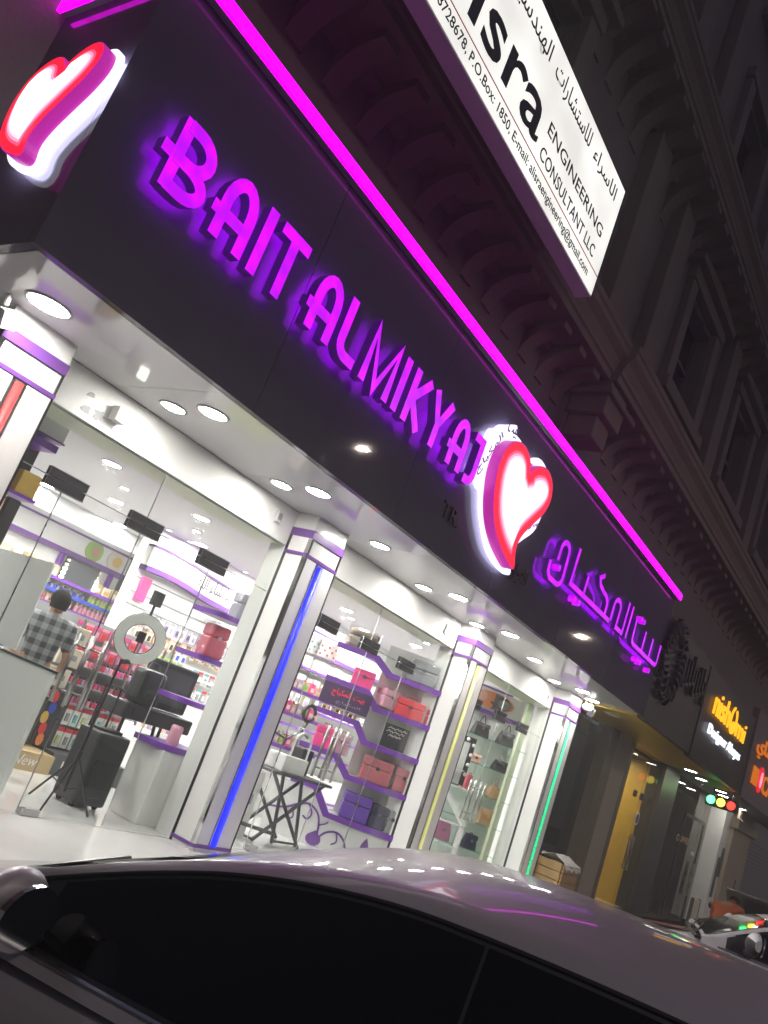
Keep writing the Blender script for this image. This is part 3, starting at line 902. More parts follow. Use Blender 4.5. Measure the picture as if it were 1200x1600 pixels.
cs = thing('coffee_shop', 'dark coffee shop front with green lit ceiling and glass doors', 'building', (22, 5.3, FLOOR))
g = G(); g.box(19.755, 25.5, 4.06, 4.20, FZ0 - 0.10, 3.5)
obj('fascia_panel', g, 'greywall', cs)
g = G(); g.box(19.755, 27.5, 4.205, 6.4, FZ0 - 0.03, FZ0 + 0.02)
obj('soffit_panel', g, 'greywall', cs)
for a, b in ((19.65, 21.0), (21.002, 22.1), (22.102, 23.2)):
    g = G(); g.box(a, b, 5.35, 5.36, FLOOR, FZ0 - 0.031)
    obj('glass_pane', g, 'smoke', cs)
g = G(); g.box(21.03, 21.08, 5.33, 5.349, FLOOR, 1.0); g.box(22.86, 22.92, 5.33, 5.349, FLOOR, 1.0); g.box(21.081, 22.859, 5.33, 5.349, 0.93, 1.0)
obj('door_frame', g, 'blackmetal', cs)
g = G(); g.tube([(22.6, 5.28, -0.75), (22.6, 5.28, 0.0)], 0.02, 8); g.tube([(22.45, 5.28, -0.75), (22.45, 5.28, 0.0)], 0.02, 8)
obj('handle', g, 'alu', cs)
g = G(); g.box(19.6, 25, 8.6, 8.7, FLOOR, 1.6); g.box(23.2, 23.3, 5.5, 8.6, FLOOR, 1.6)
obj('inner_wall', g, 'brownwall', cs)
g = G(); g.box(18.63, 23.2, 5.42, 8.6, FLOOR - 0.1, FLOOR)
obj('inner_floor', g, 'brownwall', cs)
g = G(); g.box(20.6, 22.9, 8.52, 8.59, 0.75, 1.35); mb_ = obj('glow_board', g, 'warmglow', cs)  # warm glowing board added to lighten the dark interior
for k in range(4):
    g = G(); g.box(20.7 + 0.55 * k, 21.12 + 0.55 * k, 8.50, 8.515, 0.82, 1.28); obj('glow_board_sheet', g, ('tan', 'cream', 'brownwall', 'tan')[k], mb_)
text('lettering', 'COFFEE', 20.75, 21.95, 0.34, 0.48, 5.346, 'tan', cs, 0.003)
text('lettering', 'PULL', 22.3, 22.62, 0.16, 0.24, 5.346, 'whitebox', cs, 0.003)
g = G(); g.box(23.3, 24.05, 5.0, 5.6, FLOOR, FZ0 - 0.031)
obj('pillar', g, 'whitebox', cs)
g = G(); g.box(24.052, 26.3, 4.9, 5.6, FLOOR, 1.15); g.box(23.95, 26.5, 4.8, 5.7, 1.15, 1.40); g.box(24.05, 26.4, 4.9, 5.6, 1.40, FZ0 - 0.031)
obj('pillar', g, 'beigewall', cs, bevel=0.02)
for x in (23.5, 23.75):
    g = G(); g.box(x, x + 0.16, 4.97, 4.998, -0.6 + (x - 23.5) * 2, 0.35 + (x - 23.5))
    obj('menu_panel', g, 'charcoal', cs)
ms = thing('letter_sign', 'dim orange lit Arabic letters over the orange moca lettering', 'sign', (21.3, 4.06, 2.6))
text('lettering', arabic('شاي'), 20.1, 21.9, 2.55, 3.02, 4.04, 'orange2', ms, 0.03, bold=0.01)
mc = thing('letter_sign', 'orange lit moca lettering with a red coffee bean disc for its o', 'sign', (21.3, 4.06, 2.1))
text('lettering', 'm', 20.2, 20.78, 1.98, 2.36, 4.03, 'orange2', mc, 0.03, bold=0.012, split=True)
text('lettering', 'CA', 21.42, 22.7, 1.95, 2.36, 4.03, 'orange2', mc, 0.03, bold=0.012, split=True)
g = G(); g.lathe([(0.28, 4.0), (0.28, 4.03)], (21.1, 0, 2.18), 24, 0, 'y')
bd = obj('disc', g, 'redl', mc)
g = G(); g.prism(arc(21.1, 2.18, 0.10, 0.17, 0, 340, 14), XZ, 3.985, 3.998)
obj('bean', g, 'h2', bd)
# wall beyond
fw = thing('shuttered_building', 'plain grey building with a ribbed shutter at the end of the row', 'building', (34, 5.2, ROAD))
g = G(); g.box(26.5, 60, 5.15, 5.8, ROAD, 1.72)
obj('wall', g, 'greywall', fw)
g = G()
for k in range(26):
    z = ROAD + 0.22 + k * 0.1
    g.box(27.2, 34, 5.10, 5.148, z, z + 0.085)
sh_ = obj('shutter', g, 'greywall', fw); sh_['kind'] = 'stuff'

# three-colour signal lamp in the coffee shop
tl = thing('traffic_light', 'decorative traffic light lying sideways with green, amber and red lamps lit', 'traffic light', (20.5, 4.56, 1.28))
TX, TZ = 20.5, 1.405
g = G(); g.box(TX + 0.002, TX + 0.14, 4.22, 4.90, TZ - 0.125, TZ + 0.125)
obj('housing', g, 'blackplastic', tl, bevel=0.03)
for y, m in ((4.775, 'sig_g'), (4.56, 'sig_y'), (4.345, 'sig_r')):
    g = G(); g.lathe([(0.088, TX - 0.002), (0.088, TX - 0.018), (0.06, TX - 0.035), (0.001, TX - 0.04)], (0, y, TZ), 20, 0, 'x')
    obj('lamp', g, m, tl, smooth=True)
    g = G(); g.lathe([(0.100, TX + 0.001), (0.100, TX - 0.05), (0.094, TX - 0.05), (0.094, TX)], (0, y, TZ), 20, 0, 'x')
    obj('hood', g, 'blackplastic', tl)
g = G(); g.tube([(TX + 0.07, 4.35, TZ + 0.125), (TX + 0.07, 4.35, 1.665)], 0.015, 6); g.tube([(TX + 0.07, 4.77, TZ + 0.125), (TX + 0.07, 4.77, 1.665)], 0.015, 6)
obj('hanger', g, 'blackmetal', tl)
# ================================================================ glass fronts
BAYS = [((2.79, 3.31, 4.06, 4.84, 5.57), 'glass front with doors between the red-lit and blue-lit columns'),
        ((6.04, 6.55, 7.32, 8.10, 8.94), 'glass front with doors between the blue-lit and yellow-lit columns'),
        ((9.41, 9.90, 10.68, 11.46, 12.15), 'glass front with doors between the yellow-lit and green-lit columns')]
ZT = 0.92
for bi, (js, lb_) in enumerate(BAYS):
    gf = thing('glass_front', lb_, 'shop front', ((js[0] + js[4]) / 2, 5.33, FLOOR))
    for a, b in ((js[0], js[2]), (js[2], js[4])):
        g = G(); g.box(a + 0.004, b - 0.003, 5.325, 5.335, ZT + 0.004, BH - 0.004)
        obj('transom_pane', g, 'glass', gf)
    for a, b in ((js[0], js[1]), (js[3], js[4])):
        g = G(); g.box(a + 0.004, b - 0.003, 5.325, 5.335, FLOOR + 0.012, ZT - 0.003)
        obj('glass_pane', g, 'glass', gf)
    # silicone / polished pane edges
    g = G()
    for x in js[1:4]:
        g.box(x - 0.0025, x + 0.0025, 5.3255, 5.3345, FLOOR + 0.012, ZT - 0.004)
    g.box(js[2] - 0.0025, js[2] + 0.0025, 5.3255, 5.3345, ZT + 0.005, BH - 0.005)
    g.box(js[0] + 0.005, js[4] - 0.005, 5.3255, 5.3345, ZT - 0.0025, ZT + 0.0035)
    obj('pane_edge', g, 'alu', gf)
    for a, b, hx in ((js[1], js[2], js[2] - 0.065), (js[2], js[3], js[2] + 0.065)):
        g = G(); g.box(a + 0.004, b - 0.004, 5.324, 5.336, FLOOR + 0.012, ZT - 0.006)
        d = obj('door', g, 'glass', gf)
        for yy in (5.255, 5.405):
            g = G(); g.tube([(hx, yy, -0.50), (hx, yy, 0.03)], 0.014, 10)
            z1, z2 = -0.40, -0.07
            for z in (z1, z2):
                g.tube([(hx, yy, z), (hx, 5.322 if yy < 5.33 else 5.338, z)], 0.009, 6)
            obj('handle', g, 'brushed', d, smooth=True)
        g = G(); g.box(a + 0.02, a + 0.18, 5.312, 5.348, FLOOR + 0.002, FLOOR + 0.05)
        obj('pivot', g, 'alu', d)
    for x in js[1:4]:
        g = G()
        for y0, y1 in ((5.311, 5.323), (5.337, 5.349)):
            g.box(x - 0.16, x + 0.17, y0, y1, ZT + 0.006, ZT + 0.066); g.box(x - 0.16, x + 0.17, y0, y1, ZT - 0.064, ZT - 0.004)
        pf_ = obj('patch_fitting', g, 'blackmetal', gf)
        g = G(); g.box(x - 0.163, x + 0.173, 5.307, 5.310, ZT + 0.060, ZT + 0.067); g.box(x - 0.163, x + 0.173, 5.307, 5.310, ZT - 0.067, ZT - 0.060); g.box(x - 0.163, x - 0.158, 5.307, 5.310, ZT - 0.059, ZT + 0.059)
        obj('edge_strip', g, 'chrome', pf_)

# ================================================================ back wall of the shop: header, bands and posters
hd = thing('wall_header', 'white header with purple edge bands above the far left product shelves', 'shop header', (6.5, 10.5, 1.0))
g = G(); g.box(3.2, 8.0, 10.44, 10.515, 1.02, 1.27)
obj('panel', g, 'white', hd)
for z0, z1 in ((1.27, 1.296), (0.95, 1.018)):
    g = G(); g.box(3.2, 8.0, 10.42, 10.515, z0, z1)
    obj('band', g, 'purpled', hd)
for x in (4.9, 5.9, 6.9, 7.78):
    g = G(); g.box(x, x + 0.05, 10.43, 10.515, 0.72, 0.948)
    obj('upright', g, 'purple', hd)
for i, (x, c1, c2) in enumerate(((5.35, 'peach', 'cream'), (5.8, 'orangec', 'peach'), (7.35, 'green', 'tan'), (7.75, 'cream', 'gold'))):
    g = G(); g.lathe([(0.15, 10.425), (0.15, 10.437)], (x, 0, 1.15), 20, 0, 'y')
    p = tag(obj('poster', g, c1), ['round peach poster on the header', 'round orange poster on the header', 'round green flower poster on the header', 'round cream poster on the header'][i] + ' far left of the shop', 'poster')
    g = G(); g.lathe([(0.08, 10.412), (0.05, 10.423)], (x + 0.02, 0, 1.14), 9, 0, 'y')
    obj('print', g, c2, p)
hp = thing('wall_header', 'white wavy header with purple edges bearing black Arabic calligraphy', 'shop header', (8.5, 8.5, 1.0))
xs_ = [6.67 + 0.1 * i for i in range(64)]
wav = lambda x: 0.045 * math.sin((x - 6.4) * 2.4) * (1 if x < 7.6 else max(0, 1 - (x - 7.6)))
for nm, a, b, m_, y0 in (('panel', 1.02, 1.26, 'white', 8.42), ('band', 1.262, 1.29, 'purpled', 8.40), ('band', 0.955, 1.018, 'purpled', 8.40)):
    rows = [[(x, y0 - abs(wav(x)), a + wav(x)), (x, y0 - abs(wav(x)), b + wav(x)), (x, 8.515, b + wav(x)), (x, 8.515, a + wav(x))] for x in xs_]
    g = G(); g.grid(rows, close=True)
    obj(nm, g, m_, hp)
text('lettering', arabic('ما شاء الله'), 7.50, 8.16, 1.07, 1.24, 8.365, 'ink', hp, 0.004, bold=0.004)
g = G()
for z in (0.88, 0.70, 0.55):
    g.box(6.7, 12.9, 8.505, 8.517, z, z + 0.012)
gr = obj('slat_groove', g, 'greyp', hp)
for i, (x, m_) in enumerate(((6.72, 'pink'),)):
    g = G(); g.box(x + 0.05, x + 0.20, 8.47, 8.515, 0.62, 0.92)
    tag(obj('poster', g, m_, bevel=0.01), 'tall bright pink poster at the left end of the slatted wall', 'poster')
for i, x in enumerate((6.72, 7.10, 7.72, 8.20, 8.62, 9.3, 9.9)):
    t = thing('spotlight', 'small round spotlight shining on the wavy white header', 'spotlight', (x, 8.33, 1.547), 'spotlights over the wavy header')
    g = G(); g.lathe([(0.045, 0.0), (0.045, -0.012), (0.032, -0.014)], n=12); obj('frame', g, 'white', t, world=False)
    g = G(); g.lathe([(0.032, -0.0145), (0.001, -0.016)], n=12); obj('diffuser', g, 'dot', t, world=False)

# ---------------- small products: shared meshes
def proto_bottle(name, m, cap, r, h):
    g = G(); g.lathe([(r, 0.0), (r, h * 0.68), (r * 0.5, h * 0.74), (r * 0.45, h * 0.76)], n=8)
    o = obj(name, g, m, smooth=False)
    g = G(); g.lathe([(r * 0.48, h * 0.762), (r * 0.48, h)], n=8)
    obj('cap', g, cap, o)
    return o
def proto_box(name, m, w, d, h, m2):
    g = G(); g.box(-w / 2, w / 2, -d / 2, d / 2, 0, h)
    o = obj(name, g, m)
    g = G(); g.box(-w * 0.38, w * 0.38, -d / 2 - 0.002, -d / 2 - 0.0005, h * 0.25, h * 0.62)
    obj('print', g, m2, o)
    return o
def proto_pack(name, m, hcol, item, w, h):
    g = G(); g.box(-w / 2, w / 2, -0.006, 0.006, 0, h * 0.8)
    o = obj(name, g, m)
    g = G(); g.box(-w / 2, w / 2, -0.007, 0.007, h * 0.802, h)
    obj('header', g, hcol, o)
    g = G(); g.box(-w * 0.22, w * 0.22, -0.02, -0.0065, h * 0.18, h * 0.6)
    obj('item', g, item, o)
    return o
def row(protos, label, cat, group, pts, jitter=0.0, kinds=None):
    """one object per product; the prototype itself is the first of its kind. {k} in the label: the look of its kind, {w}: where it stands"""
    for i, p in enumerate(pts):
        q = i % len(protos)
        pr = protos[q]
        o = dup(pr, (0, 0, 0)) if pr.get('category') else pr
        o.location = (p[0], p[1], p[2])
        o.rotation_euler = (0, 0, (p[3] if len(p) > 3 else 0) + random.uniform(-jitter, jitter))
        tag(o, label.format(k=kinds[q] if kinds else '', w=p[4] if len(p) > 4 else ''), cat, group)
def line(x0, x1, y, z, step, jit=0.012, rz=0.0, w=''):
    n = int((x1 - x0) / step)
    return [(x0 + step * (k + 0.5) + random.uniform(-jit, jit), y + random.uniform(-jit, jit), z, rz, w) for k in range(n)]

# far-left stepped shelves
sh = thing('wall_shelves', 'white stepped shelves crowded with makeup under the purple band', 'shelves', (6.6, 10.4, FLOOR))
g = G(); g.box(4.6, 8.0, 10.0, 10.5, FLOOR, -0.45)
obj('cabinet', g, 'white', sh)
for i, z in enumerate((0.60, 0.44, 0.26, 0.06, -0.16, -0.40)):
    g = G(); g.box(4.6, 7.98, 10.22 - 0.05 * i, 10.49, z - 0.024, z)
    obj('shelf', g, 'white', sh)
    g = G(); g.box(4.6, 7.98, 10.205 - 0.05 * i, 10.218 - 0.05 * i, z - 0.03, z + 0.012)
    obj('edge_strip', g, ['purple', 'blue', 'purple', 'gold', 'purple', 'purple'][i], sh)
mr = thing('makeup_mirror', 'dark square mirror with round bulbs on the far left makeup shelves', 'mirror', (7.2, 10.3, 0.60))
g = G(); g.box(6.96, 7.48, 10.30, 10.33, 0.605, 0.90); obj('mirror_glass', g, 'charcoal', mr)
g = G(); g.box(6.93, 7.51, 10.331, 10.35, 0.602, 0.93); obj('frame', g, 'black', mr)
for k in range(10):
    x, z = ((6.945 + 0.555 * (k % 2)), 0.64 + 0.06 * (k // 2))
    g = G(); g.lathe([(0.02, 10.28), (0.02, 10.329)], (x, 0, z), 8, 0, 'y'); obj('bulb', g, 'dot' if k < 6 else 'cream', mr)
row([proto_bottle('lotion_bottle', 'lime', 'cream', 0.028, 0.13)], 'pale green lotion bottle on the second makeup shelf', 'bottle', 'green bottles on the makeup shelf', line(7.5, 7.95, 10.3, 0.44, 0.062))
row([proto_bottle('perfume_bottle', 'blue', 'cream', 0.022, 0.10), proto_bottle('perfume_bottle', 'lilac', 'black', 0.022, 0.10)], 'small {k} perfume bottle on the second makeup shelf', 'bottle', 'blue and lilac bottles on the makeup shelf', line(6.0, 7.48, 10.3, 0.44, 0.055), kinds=('blue', 'lilac'))
row([proto_bottle('pink_bottle', 'palepink', 'cream', 0.03, 0.15)], 'pale pink bottle on the third makeup shelf', 'bottle', 'pink bottles on the makeup shelf', line(7.3, 7.95, 10.25, 0.26, 0.07))
row([proto_box('makeup_box', 'peach', 0.055, 0.04, 0.11, 'cream'), proto_box('makeup_box', 'tan', 0.055, 0.04, 0.10, 'black'), proto_box('makeup_box', 'kraft', 0.06, 0.04, 0.12, 'pink')], 'small {k} makeup box on the third makeup shelf', 'box', 'makeup boxes on the shelves', line(5.6, 7.25, 10.25, 0.26, 0.066), kinds=('peach', 'tan', 'brown card'))
row([proto_box('tester_box', 'black', 0.06, 0.05, 0.09, 'peach'), proto_box('tester_box', 'gold', 0.06, 0.05, 0.11, 'cream')], 'small {k} tester box on the fourth makeup shelf', 'box', 'tester boxes on the shelves', line(6.2, 7.9, 10.2, 0.06, 0.075), kinds=('black', 'gold'))
row([proto_box('cream_box', 'whitebox', 0.07, 0.05, 0.13, 'pink'), proto_box('cream_box', 'pink', 0.07, 0.05, 0.12, 'whitebox'), proto_box('cream_box', 'orangec', 0.06, 0.05, 0.10, 'cream')], '{k} cream box on the {w} makeup shelf', 'box', 'cream boxes on the low shelves', line(6.6, 7.9, 10.12, -0.16, 0.085, w='fifth') + line(6.6, 7.9, 10.07, -0.40, 0.085, w='lowest'), kinds=('white', 'pink', 'orange'))
row([proto_box('carton', 'kraft', 0.13, 0.10, 0.16, 'cream'), proto_box('carton', 'cream', 0.12, 0.10, 0.14, 'gold')], '{k} carton on the top makeup shelf', 'box', 'cartons on the top makeup shelf', line(7.5, 7.95, 10.34, 0.60, 0.15) + line(5.3, 6.9, 10.34, 0.60, 0.20), kinds=('brown card', 'cream'))
# slatted wall: hanging packs
row([proto_pack('brush_pack', 'lilac', 'greyp', 'charcoal', 0.075, 0.15), proto_pack('brush_pack', 'whitebox', 'greyp', 'greyp', 0.075, 0.15)], '{k} hanging brush pack in the top row of the slatted wall', 'hanging pack', 'brush packs on the slatted wall', line(6.95, 10.0, 8.46, 0.38, 0.10, 0.006), kinds=('lilac grey', 'white'))
row([proto_pack('lash_pack', 'cream', 'peach', 'black', 0.075, 0.16), proto_pack('lash_pack', 'tan', 'brownwall', 'cream', 0.075, 0.16)], '{k} hanging lash pack in the second row of the slatted wall', 'hanging pack', 'lash packs on the slatted wall', line(6.95, 9.0, 8.46, 0.19, 0.10, 0.006), kinds=('cream', 'tan'))
row([proto_pack('sponge_pack', 'whitebox', 'greyp', 'blue', 0.08, 0.15)], 'white hanging pack with a blue sponge on the slatted wall', 'hanging pack', 'sponge packs on the slatted wall', line(7.7, 8.0, 8.44, 0.10, 0.10, 0.004))
row([proto_pack('mask_pack', 'lime', 'green', 'cream', 0.085, 0.17)], 'lime green hanging mask pack on the slatted wall', 'hanging pack', 'mask packs on the slatted wall', line(6.95, 8.0, 8.45, -0.06, 0.105, 0.006))
row([proto_pack('puff_pack', 'whitebox', 'teal', 'greyp', 0.085, 0.16), proto_pack('puff_pack', 'greyp', 'red', 'whitebox', 0.085, 0.16)], '{k} hanging puff pack in the {w} of the slatted wall', 'hanging pack', 'puff packs on the slatted wall', line(6.75, 8.9, 8.45, -0.28, 0.11, 0.006, w='fourth row') + line(6.75, 7.6, 8.45, -0.50, 0.11, 0.006, w='lowest row') + line(8.1, 9.3, 8.45, -0.06, 0.11, 0.006, w='third row'), kinds=('white teal-topped', 'grey red-topped'))
row([proto_pack('clip_pack', 'whitebox', 'whitebox', 'black', 0.06, 0.2)], 'tall white hanging clip pack beside the ring light pole', 'hanging pack', 'clip packs on the slatted wall', line(6.7, 7.2, 8.42, -0.75, 0.085, 0.004))
lw = thing('counter', 'long white low counter with purple stripes under the slatted wall', 'counter', (8.5, 8.2, FLOOR))
g = G(); g.box(7.2, 12.9, 8.05, 8.49, FLOOR, -0.75); obj('cabinet', g, 'white', lw)
for z in (-1.10, -1.18):
    g = G(); g.box(7.3, 12.9, 8.036, 8.048, z, z + 0.035); obj('stripe', g, 'purpled', lw)

row([proto_bottle('hand_cream', 'whitebox', 'pink', 0.03, 0.15), proto_bottle('hand_cream', 'peach', 'gold', 0.03, 0.14), proto_box('soap_box', 'lilac', 0.08, 0.06, 0.10, 'cream')], '{k} on the long white counter under the slatted wall', 'toiletries', 'toiletries on the long white counter', line(7.25, 10.2, 8.15, -0.749, 0.11), kinds=('white hand cream bottle', 'peach hand cream bottle', 'lilac soap box'))
# gondola with nails display
gd = thing('nail_display', 'grey display stand of nail polish and hanging nail kits with a tan sign foot', 'display stand', (5.5, 7.3, FLOOR))
g = G(); g.box(4.75, 6.35, 7.32, 7.40, FLOOR, 0.18); obj('back_panel', g, 'greyp', gd)
g = G(); g.box(5.42, 6.35, 6.95, 7.318, FLOOR, FLOOR + 0.20); k_ = obj('plinth', g, 'charcoal', gd)
text('lettering', 'KISS', 5.55, 5.80, FLOOR + 0.075, FLOOR + 0.145, 6.947, 'whitebox', k_, 0.002, bold=0.01)
g = G(); g.box(4.75, 5.415, 6.90, 7.318, FLOOR, FLOOR + 0.17); k_ = obj('plinth', g, 'kraft', gd)
text('lettering', 'New', 4.98, 5.25, FLOOR + 0.05, FLOOR + 0.14, 6.897, 'whitebox', k_, 0.002, shear=0.3)
for z in (-0.26, -0.44, -0.62):
    g = G(); g.box(5.25, 6.35, 7.12, 7.318, z - 0.012, z); obj('shelf', g, 'greyp', gd)
for x in (5.24, 5.61, 5.98, 6.33):
    g = G(); g.box(x, x + 0.02, 7.10, 7.118, -0.66, 0.16); obj('upright', g, 'alu', gd)
# dark poster with coloured tulip shapes
g = G(); g.box(5.17, 5.40, 7.02, 7.03, -1.06, -0.55); po = tag(obj('poster', g, 'black'), 'black poster with red and orange petals on the nail display', 'poster')
for i, (x, z, m_) in enumerate(((5.22, -0.60, 'red'), (5.24, -0.70, 'blue'), (5.20, -0.80, 'gold'), (5.23, -0.90, 'red'), (5.25, -1.0, 'orangec'))):
    g = G(); g.prism(arc(x, z, 0.04, 0.06, 0, 330, 8), XZ, 7.012, 7.018); obj('petal', g, m_, po)
row([proto_pack('nail_kit', 'whitebox', 'red', 'lime', 0.085, 0.19), proto_pack('nail_kit', 'whitebox', 'red', 'greyp', 0.085, 0.19), proto_pack('nail_kit', 'whitebox', 'red', 'teal', 0.085, 0.19)], 'white red-topped nail kit with {k} item in the {w} of the nail display', 'hanging pack', 'nail kits on the nail display', line(5.42, 6.3, 7.2, -0.84, 0.10, 0.004, w='upper row') + line(5.42, 6.3, 7.2, -1.06, 0.10, 0.004, w='lower row') + line(4.8, 5.15, 7.25, -0.92, 0.10, 0.004, w='left side'), kinds=('lime', 'grey', 'teal'))
row([proto_pack('nail_card', 'palepink', 'red', 'rose', 0.10, 0.16)], 'pink and red nail card hanging {w} left of the black petal poster', 'hanging pack', 'nail cards on the nail display', line(4.78, 5.15, 7.28, -0.70, 0.11, 0.004, w='high') + line(4.78, 5.15, 7.22, -1.10, 0.11, 0.004, w='low'))
nb_ = [proto_bottle('nail_polish', m_, 'black', 0.018, 0.075) for m_ in ('pink', 'mauve', 'red', 'lilac', 'palepink', 'rose')]
pts = []
for z in (-0.26, -0.44, -0.62):
    for y in (7.16, 7.23):
        pts += line(5.27, 6.32, y, z, 0.052, 0.004, w={-0.26: 'top', -0.44: 'middle', -0.62: 'lowest'}[z])
row(nb_, '{k} nail polish bottle with black cap on the {w} shelf of the nail display', 'bottle', 'nail polish on the nail display', pts, kinds=('pink', 'mauve', 'red', 'lilac', 'pale pink', 'rose'))
row([proto_pack('makeup_card', 'mauve', 'pink', 'palepink', 0.09, 0.13), proto_pack('makeup_card', 'rose', 'palepink', 'red', 0.09, 0.13)], '{k} makeup card hanging in the {w} row above the nail polish', 'hanging pack', 'makeup cards above the nail polish', line(5.3, 6.3, 7.28, -0.17, 0.10, 0.006, w='lower') + line(5.3, 6.3, 7.28, 0.01, 0.10, 0.006, w='upper'), kinds=('mauve', 'rose'))
# white cream box stacks
for i, (x, y, z) in enumerate(((5.08, 7.0, -0.10), (5.10, 7.0, -0.30), (5.06, 7.0, -0.50))):
    g = G(); g.box(x - 0.13, x + 0.13, y - 0.1, y + 0.1, z, z + 0.17)
    o = tag(obj('product_box', g, 'cream', bevel=0.006), ['cream cardboard product box, topmost of three right of the checked shirt', 'cream cardboard product box, middle of three right of the checked shirt', 'cream cardboard product box, lowest of three right of the checked shirt'][i], 'box', 'cream boxes beside the cashier')
    g = G(); g.box(x - 0.08, x + 0.08, y - 0.104, y - 0.1005, z + 0.06, z + 0.11); obj('print', g, 'greyp', o)

# counter screens at the left doors
g = G(); g.box(4.10, 4.14, 5.67, 7.6, FLOOR, -0.325)
cp = tag(obj('shop_counter', g, 'frost'), 'pale grey counter side panel left of the nail display', 'counter')
g = G(); g.box(4.095, 4.145, 5.66, 7.6, -0.322, -0.305); obj('top_edge', g, 'black', cp)
g = G(); g.box(4.10, 4.115, 6.24, 7.6, -0.28, 0.46)
tag(obj('privacy_screen', g, 'frost'), 'pale frosted screen standing above the counter panel', 'screen')
cb = thing('hanging_cabinet', 'pale green cabinet with purple base shelf behind the left door glass', 'cabinet', (3.45, 6.1, 1.2))
g = G(); g.box(3.0, 3.56, 6.0, 6.3, 1.30, 1.54); obj('body', g, 'frost', cb)
g = G(); g.box(3.0, 3.57, 5.985, 6.31, 1.285, 1.298); g.box(3.2, 3.53, 5.98, 6.3, 1.20, 1.255); obj('base_shelf', g, 'purple', cb)
g = G(); g.box(3.30, 3.60, 6.32, 6.36, 1.0, 1.46); tag(obj('display_screen', g, 'black', bevel=0.01), 'black screen hanging behind the pale green cabinet', 'screen')
g = G(); g.box(3.37, 3.54, 6.0, 6.2, 0.812, 0.99); tag(obj('storage_box', g, 'gold', bevel=0.008), 'olive gold box on the small purple shelf left of the doors', 'box')
g = G(); g.box(3.30, 3.56, 5.98, 6.25, 0.785, 0.81); tag(obj('wall_shelf', g, 'purple'), 'small purple shelf under the olive gold box', 'shelf')
g = G(); g.box(3.36, 3.47, 6.0, 6.05, 0.40, 0.76); tag(obj('display_screen', g, 'black', bevel=0.01), 'narrow black screen below the small purple shelf', 'screen')

# speaker trolley
sp = thing('trolley_speaker', 'tall black trolley case standing on the white floor behind the doors', 'trolley case', (5.05, 5.95, FLOOR))
g = G(); g.box(4.88, 5.22, 5.80, 6.10, FLOOR + 0.03, FLOOR + 0.62); obj('body', g, 'blackplastic', sp, bevel=0.025)
g = G(); g.box(4.94, 5.16, 5.785, 5.798, FLOOR + 0.10, FLOOR + 0.40); obj('front_panel', g, 'black', sp, bevel=0.008)
g = G(); g.box(4.93, 5.17, 5.88, 6.0, FLOOR + 0.622, FLOOR + 0.645); obj('top_lid', g, 'black', sp, bevel=0.006)
for x in (4.93, 5.17):
    for y in (5.86, 6.04):
        g = G(); g.lathe([(0.03, -0.012), (0.03, 0.012)], (x, y, FLOOR + 0.032), 10, 0, 'x')
        g.v = [(a + 0, b, c_) for a, b, c_ in g.v]
        obj('wheel', g, 'tyre', sp)
g = G(); g.tube([(4.95, 6.07, FLOOR + 0.60), (4.95, 6.07, FLOOR + 0.98), (5.12, 6.07, FLOOR + 0.98), (5.12, 6.07, FLOOR + 0.60)], 0.010, 6); obj('pull_handle', g, 'blackmetal', sp)
# ring light
rl = thing('ring_light', 'white ring light on a black tripod behind the left doors', 'ring light', (4.65, 5.67, FLOOR))
top = Vector((4.65, 5.67, FLOOR + 0.42))
for p in ((4.60, 5.98), (4.39, 5.51), (4.87, 5.55)):
    g = G(); g.tube([top, (p[0], p[1], FLOOR + 0.01)], 0.009, 6); g.tube([(4.65, 5.67, FLOOR + 0.16), ((p[0] + 4.65) / 2, (p[1] + 5.67) / 2, FLOOR + 0.20)], 0.006, 6)
    obj('leg', g, 'blackmetal', rl)
g = G(); g.tube([(4.65, 5.67, FLOOR + 0.14), (4.65, 5.67, FLOOR + 0.75)], 0.014, 8); g.tube([(4.65, 5.67, FLOOR + 0.75), (4.66, 5.67, -0.08)], 0.011, 8); g.tube([(4.65, 5.67, FLOOR + 0.40), (4.65, 5.67, FLOOR + 0.46)], 0.022, 8)
g.tube([(4.65, 5.67, FLOOR + 0.73), (4.65, 5.67, FLOOR + 0.79)], 0.020, 8)
obj('pole', g, 'blackmetal', rl)
cR = Vector((4.74, 5.66, 0.14)); nR = Vector((-0.55, -0.80, -0.10)).normalized(); uR = Vector((0, 0, 1)).cross(nR).normalized(); vR = nR.cross(uR)
def ringband(r0, r1, d0, d1, n=36):
    g = G(); rows = []
    for k in range(n):
        a = 2 * math.pi * k / n
        e = uR * math.cos(a) + vR * math.sin(a)
        rows.append([tuple(cR + e * r0 + nR * d0), tuple(cR + e * r1 + nR * d0), tuple(cR + e * r1 + nR * d1), tuple(cR + e * r0 + nR * d1)])
    g.grid(rows + [rows[0]], close=True)
    return g
obj('diffuser', ringband(0.125, 0.205, 0.0, 0.022), 'frost', rl)
obj('back_shell', ringband(0.118, 0.209, -0.025, -0.001), 'blackplastic', rl)
g = G(); g.tube([tuple(cR - vR * 0.12), tuple(cR + vR * 0.0)], 0.006, 6); g.box(cR.x - 0.03, cR.x + 0.03, cR.y - 0.02, cR.y + 0.01, cR.z - 0.03, cR.z + 0.06); obj('phone_clamp', g, 'blackmetal', rl)
g = G(); q = cR + vR * 0.21; g.tube([tuple(q), tuple(q + Vector((0, 0, 0.08)))], 0.012, 6); g.box(q.x - 0.05, q.x + 0.05, q.y - 0.02, q.y + 0.02, q.z + 0.08, q.z + 0.20); obj('top_clamp', g, 'charcoal', rl)
g = G(); g.tube([tuple(cR - vR * 0.20), (4.66, 5.67, -0.08)], 0.02, 8); obj('tilt_head', g, 'blackplastic', rl)
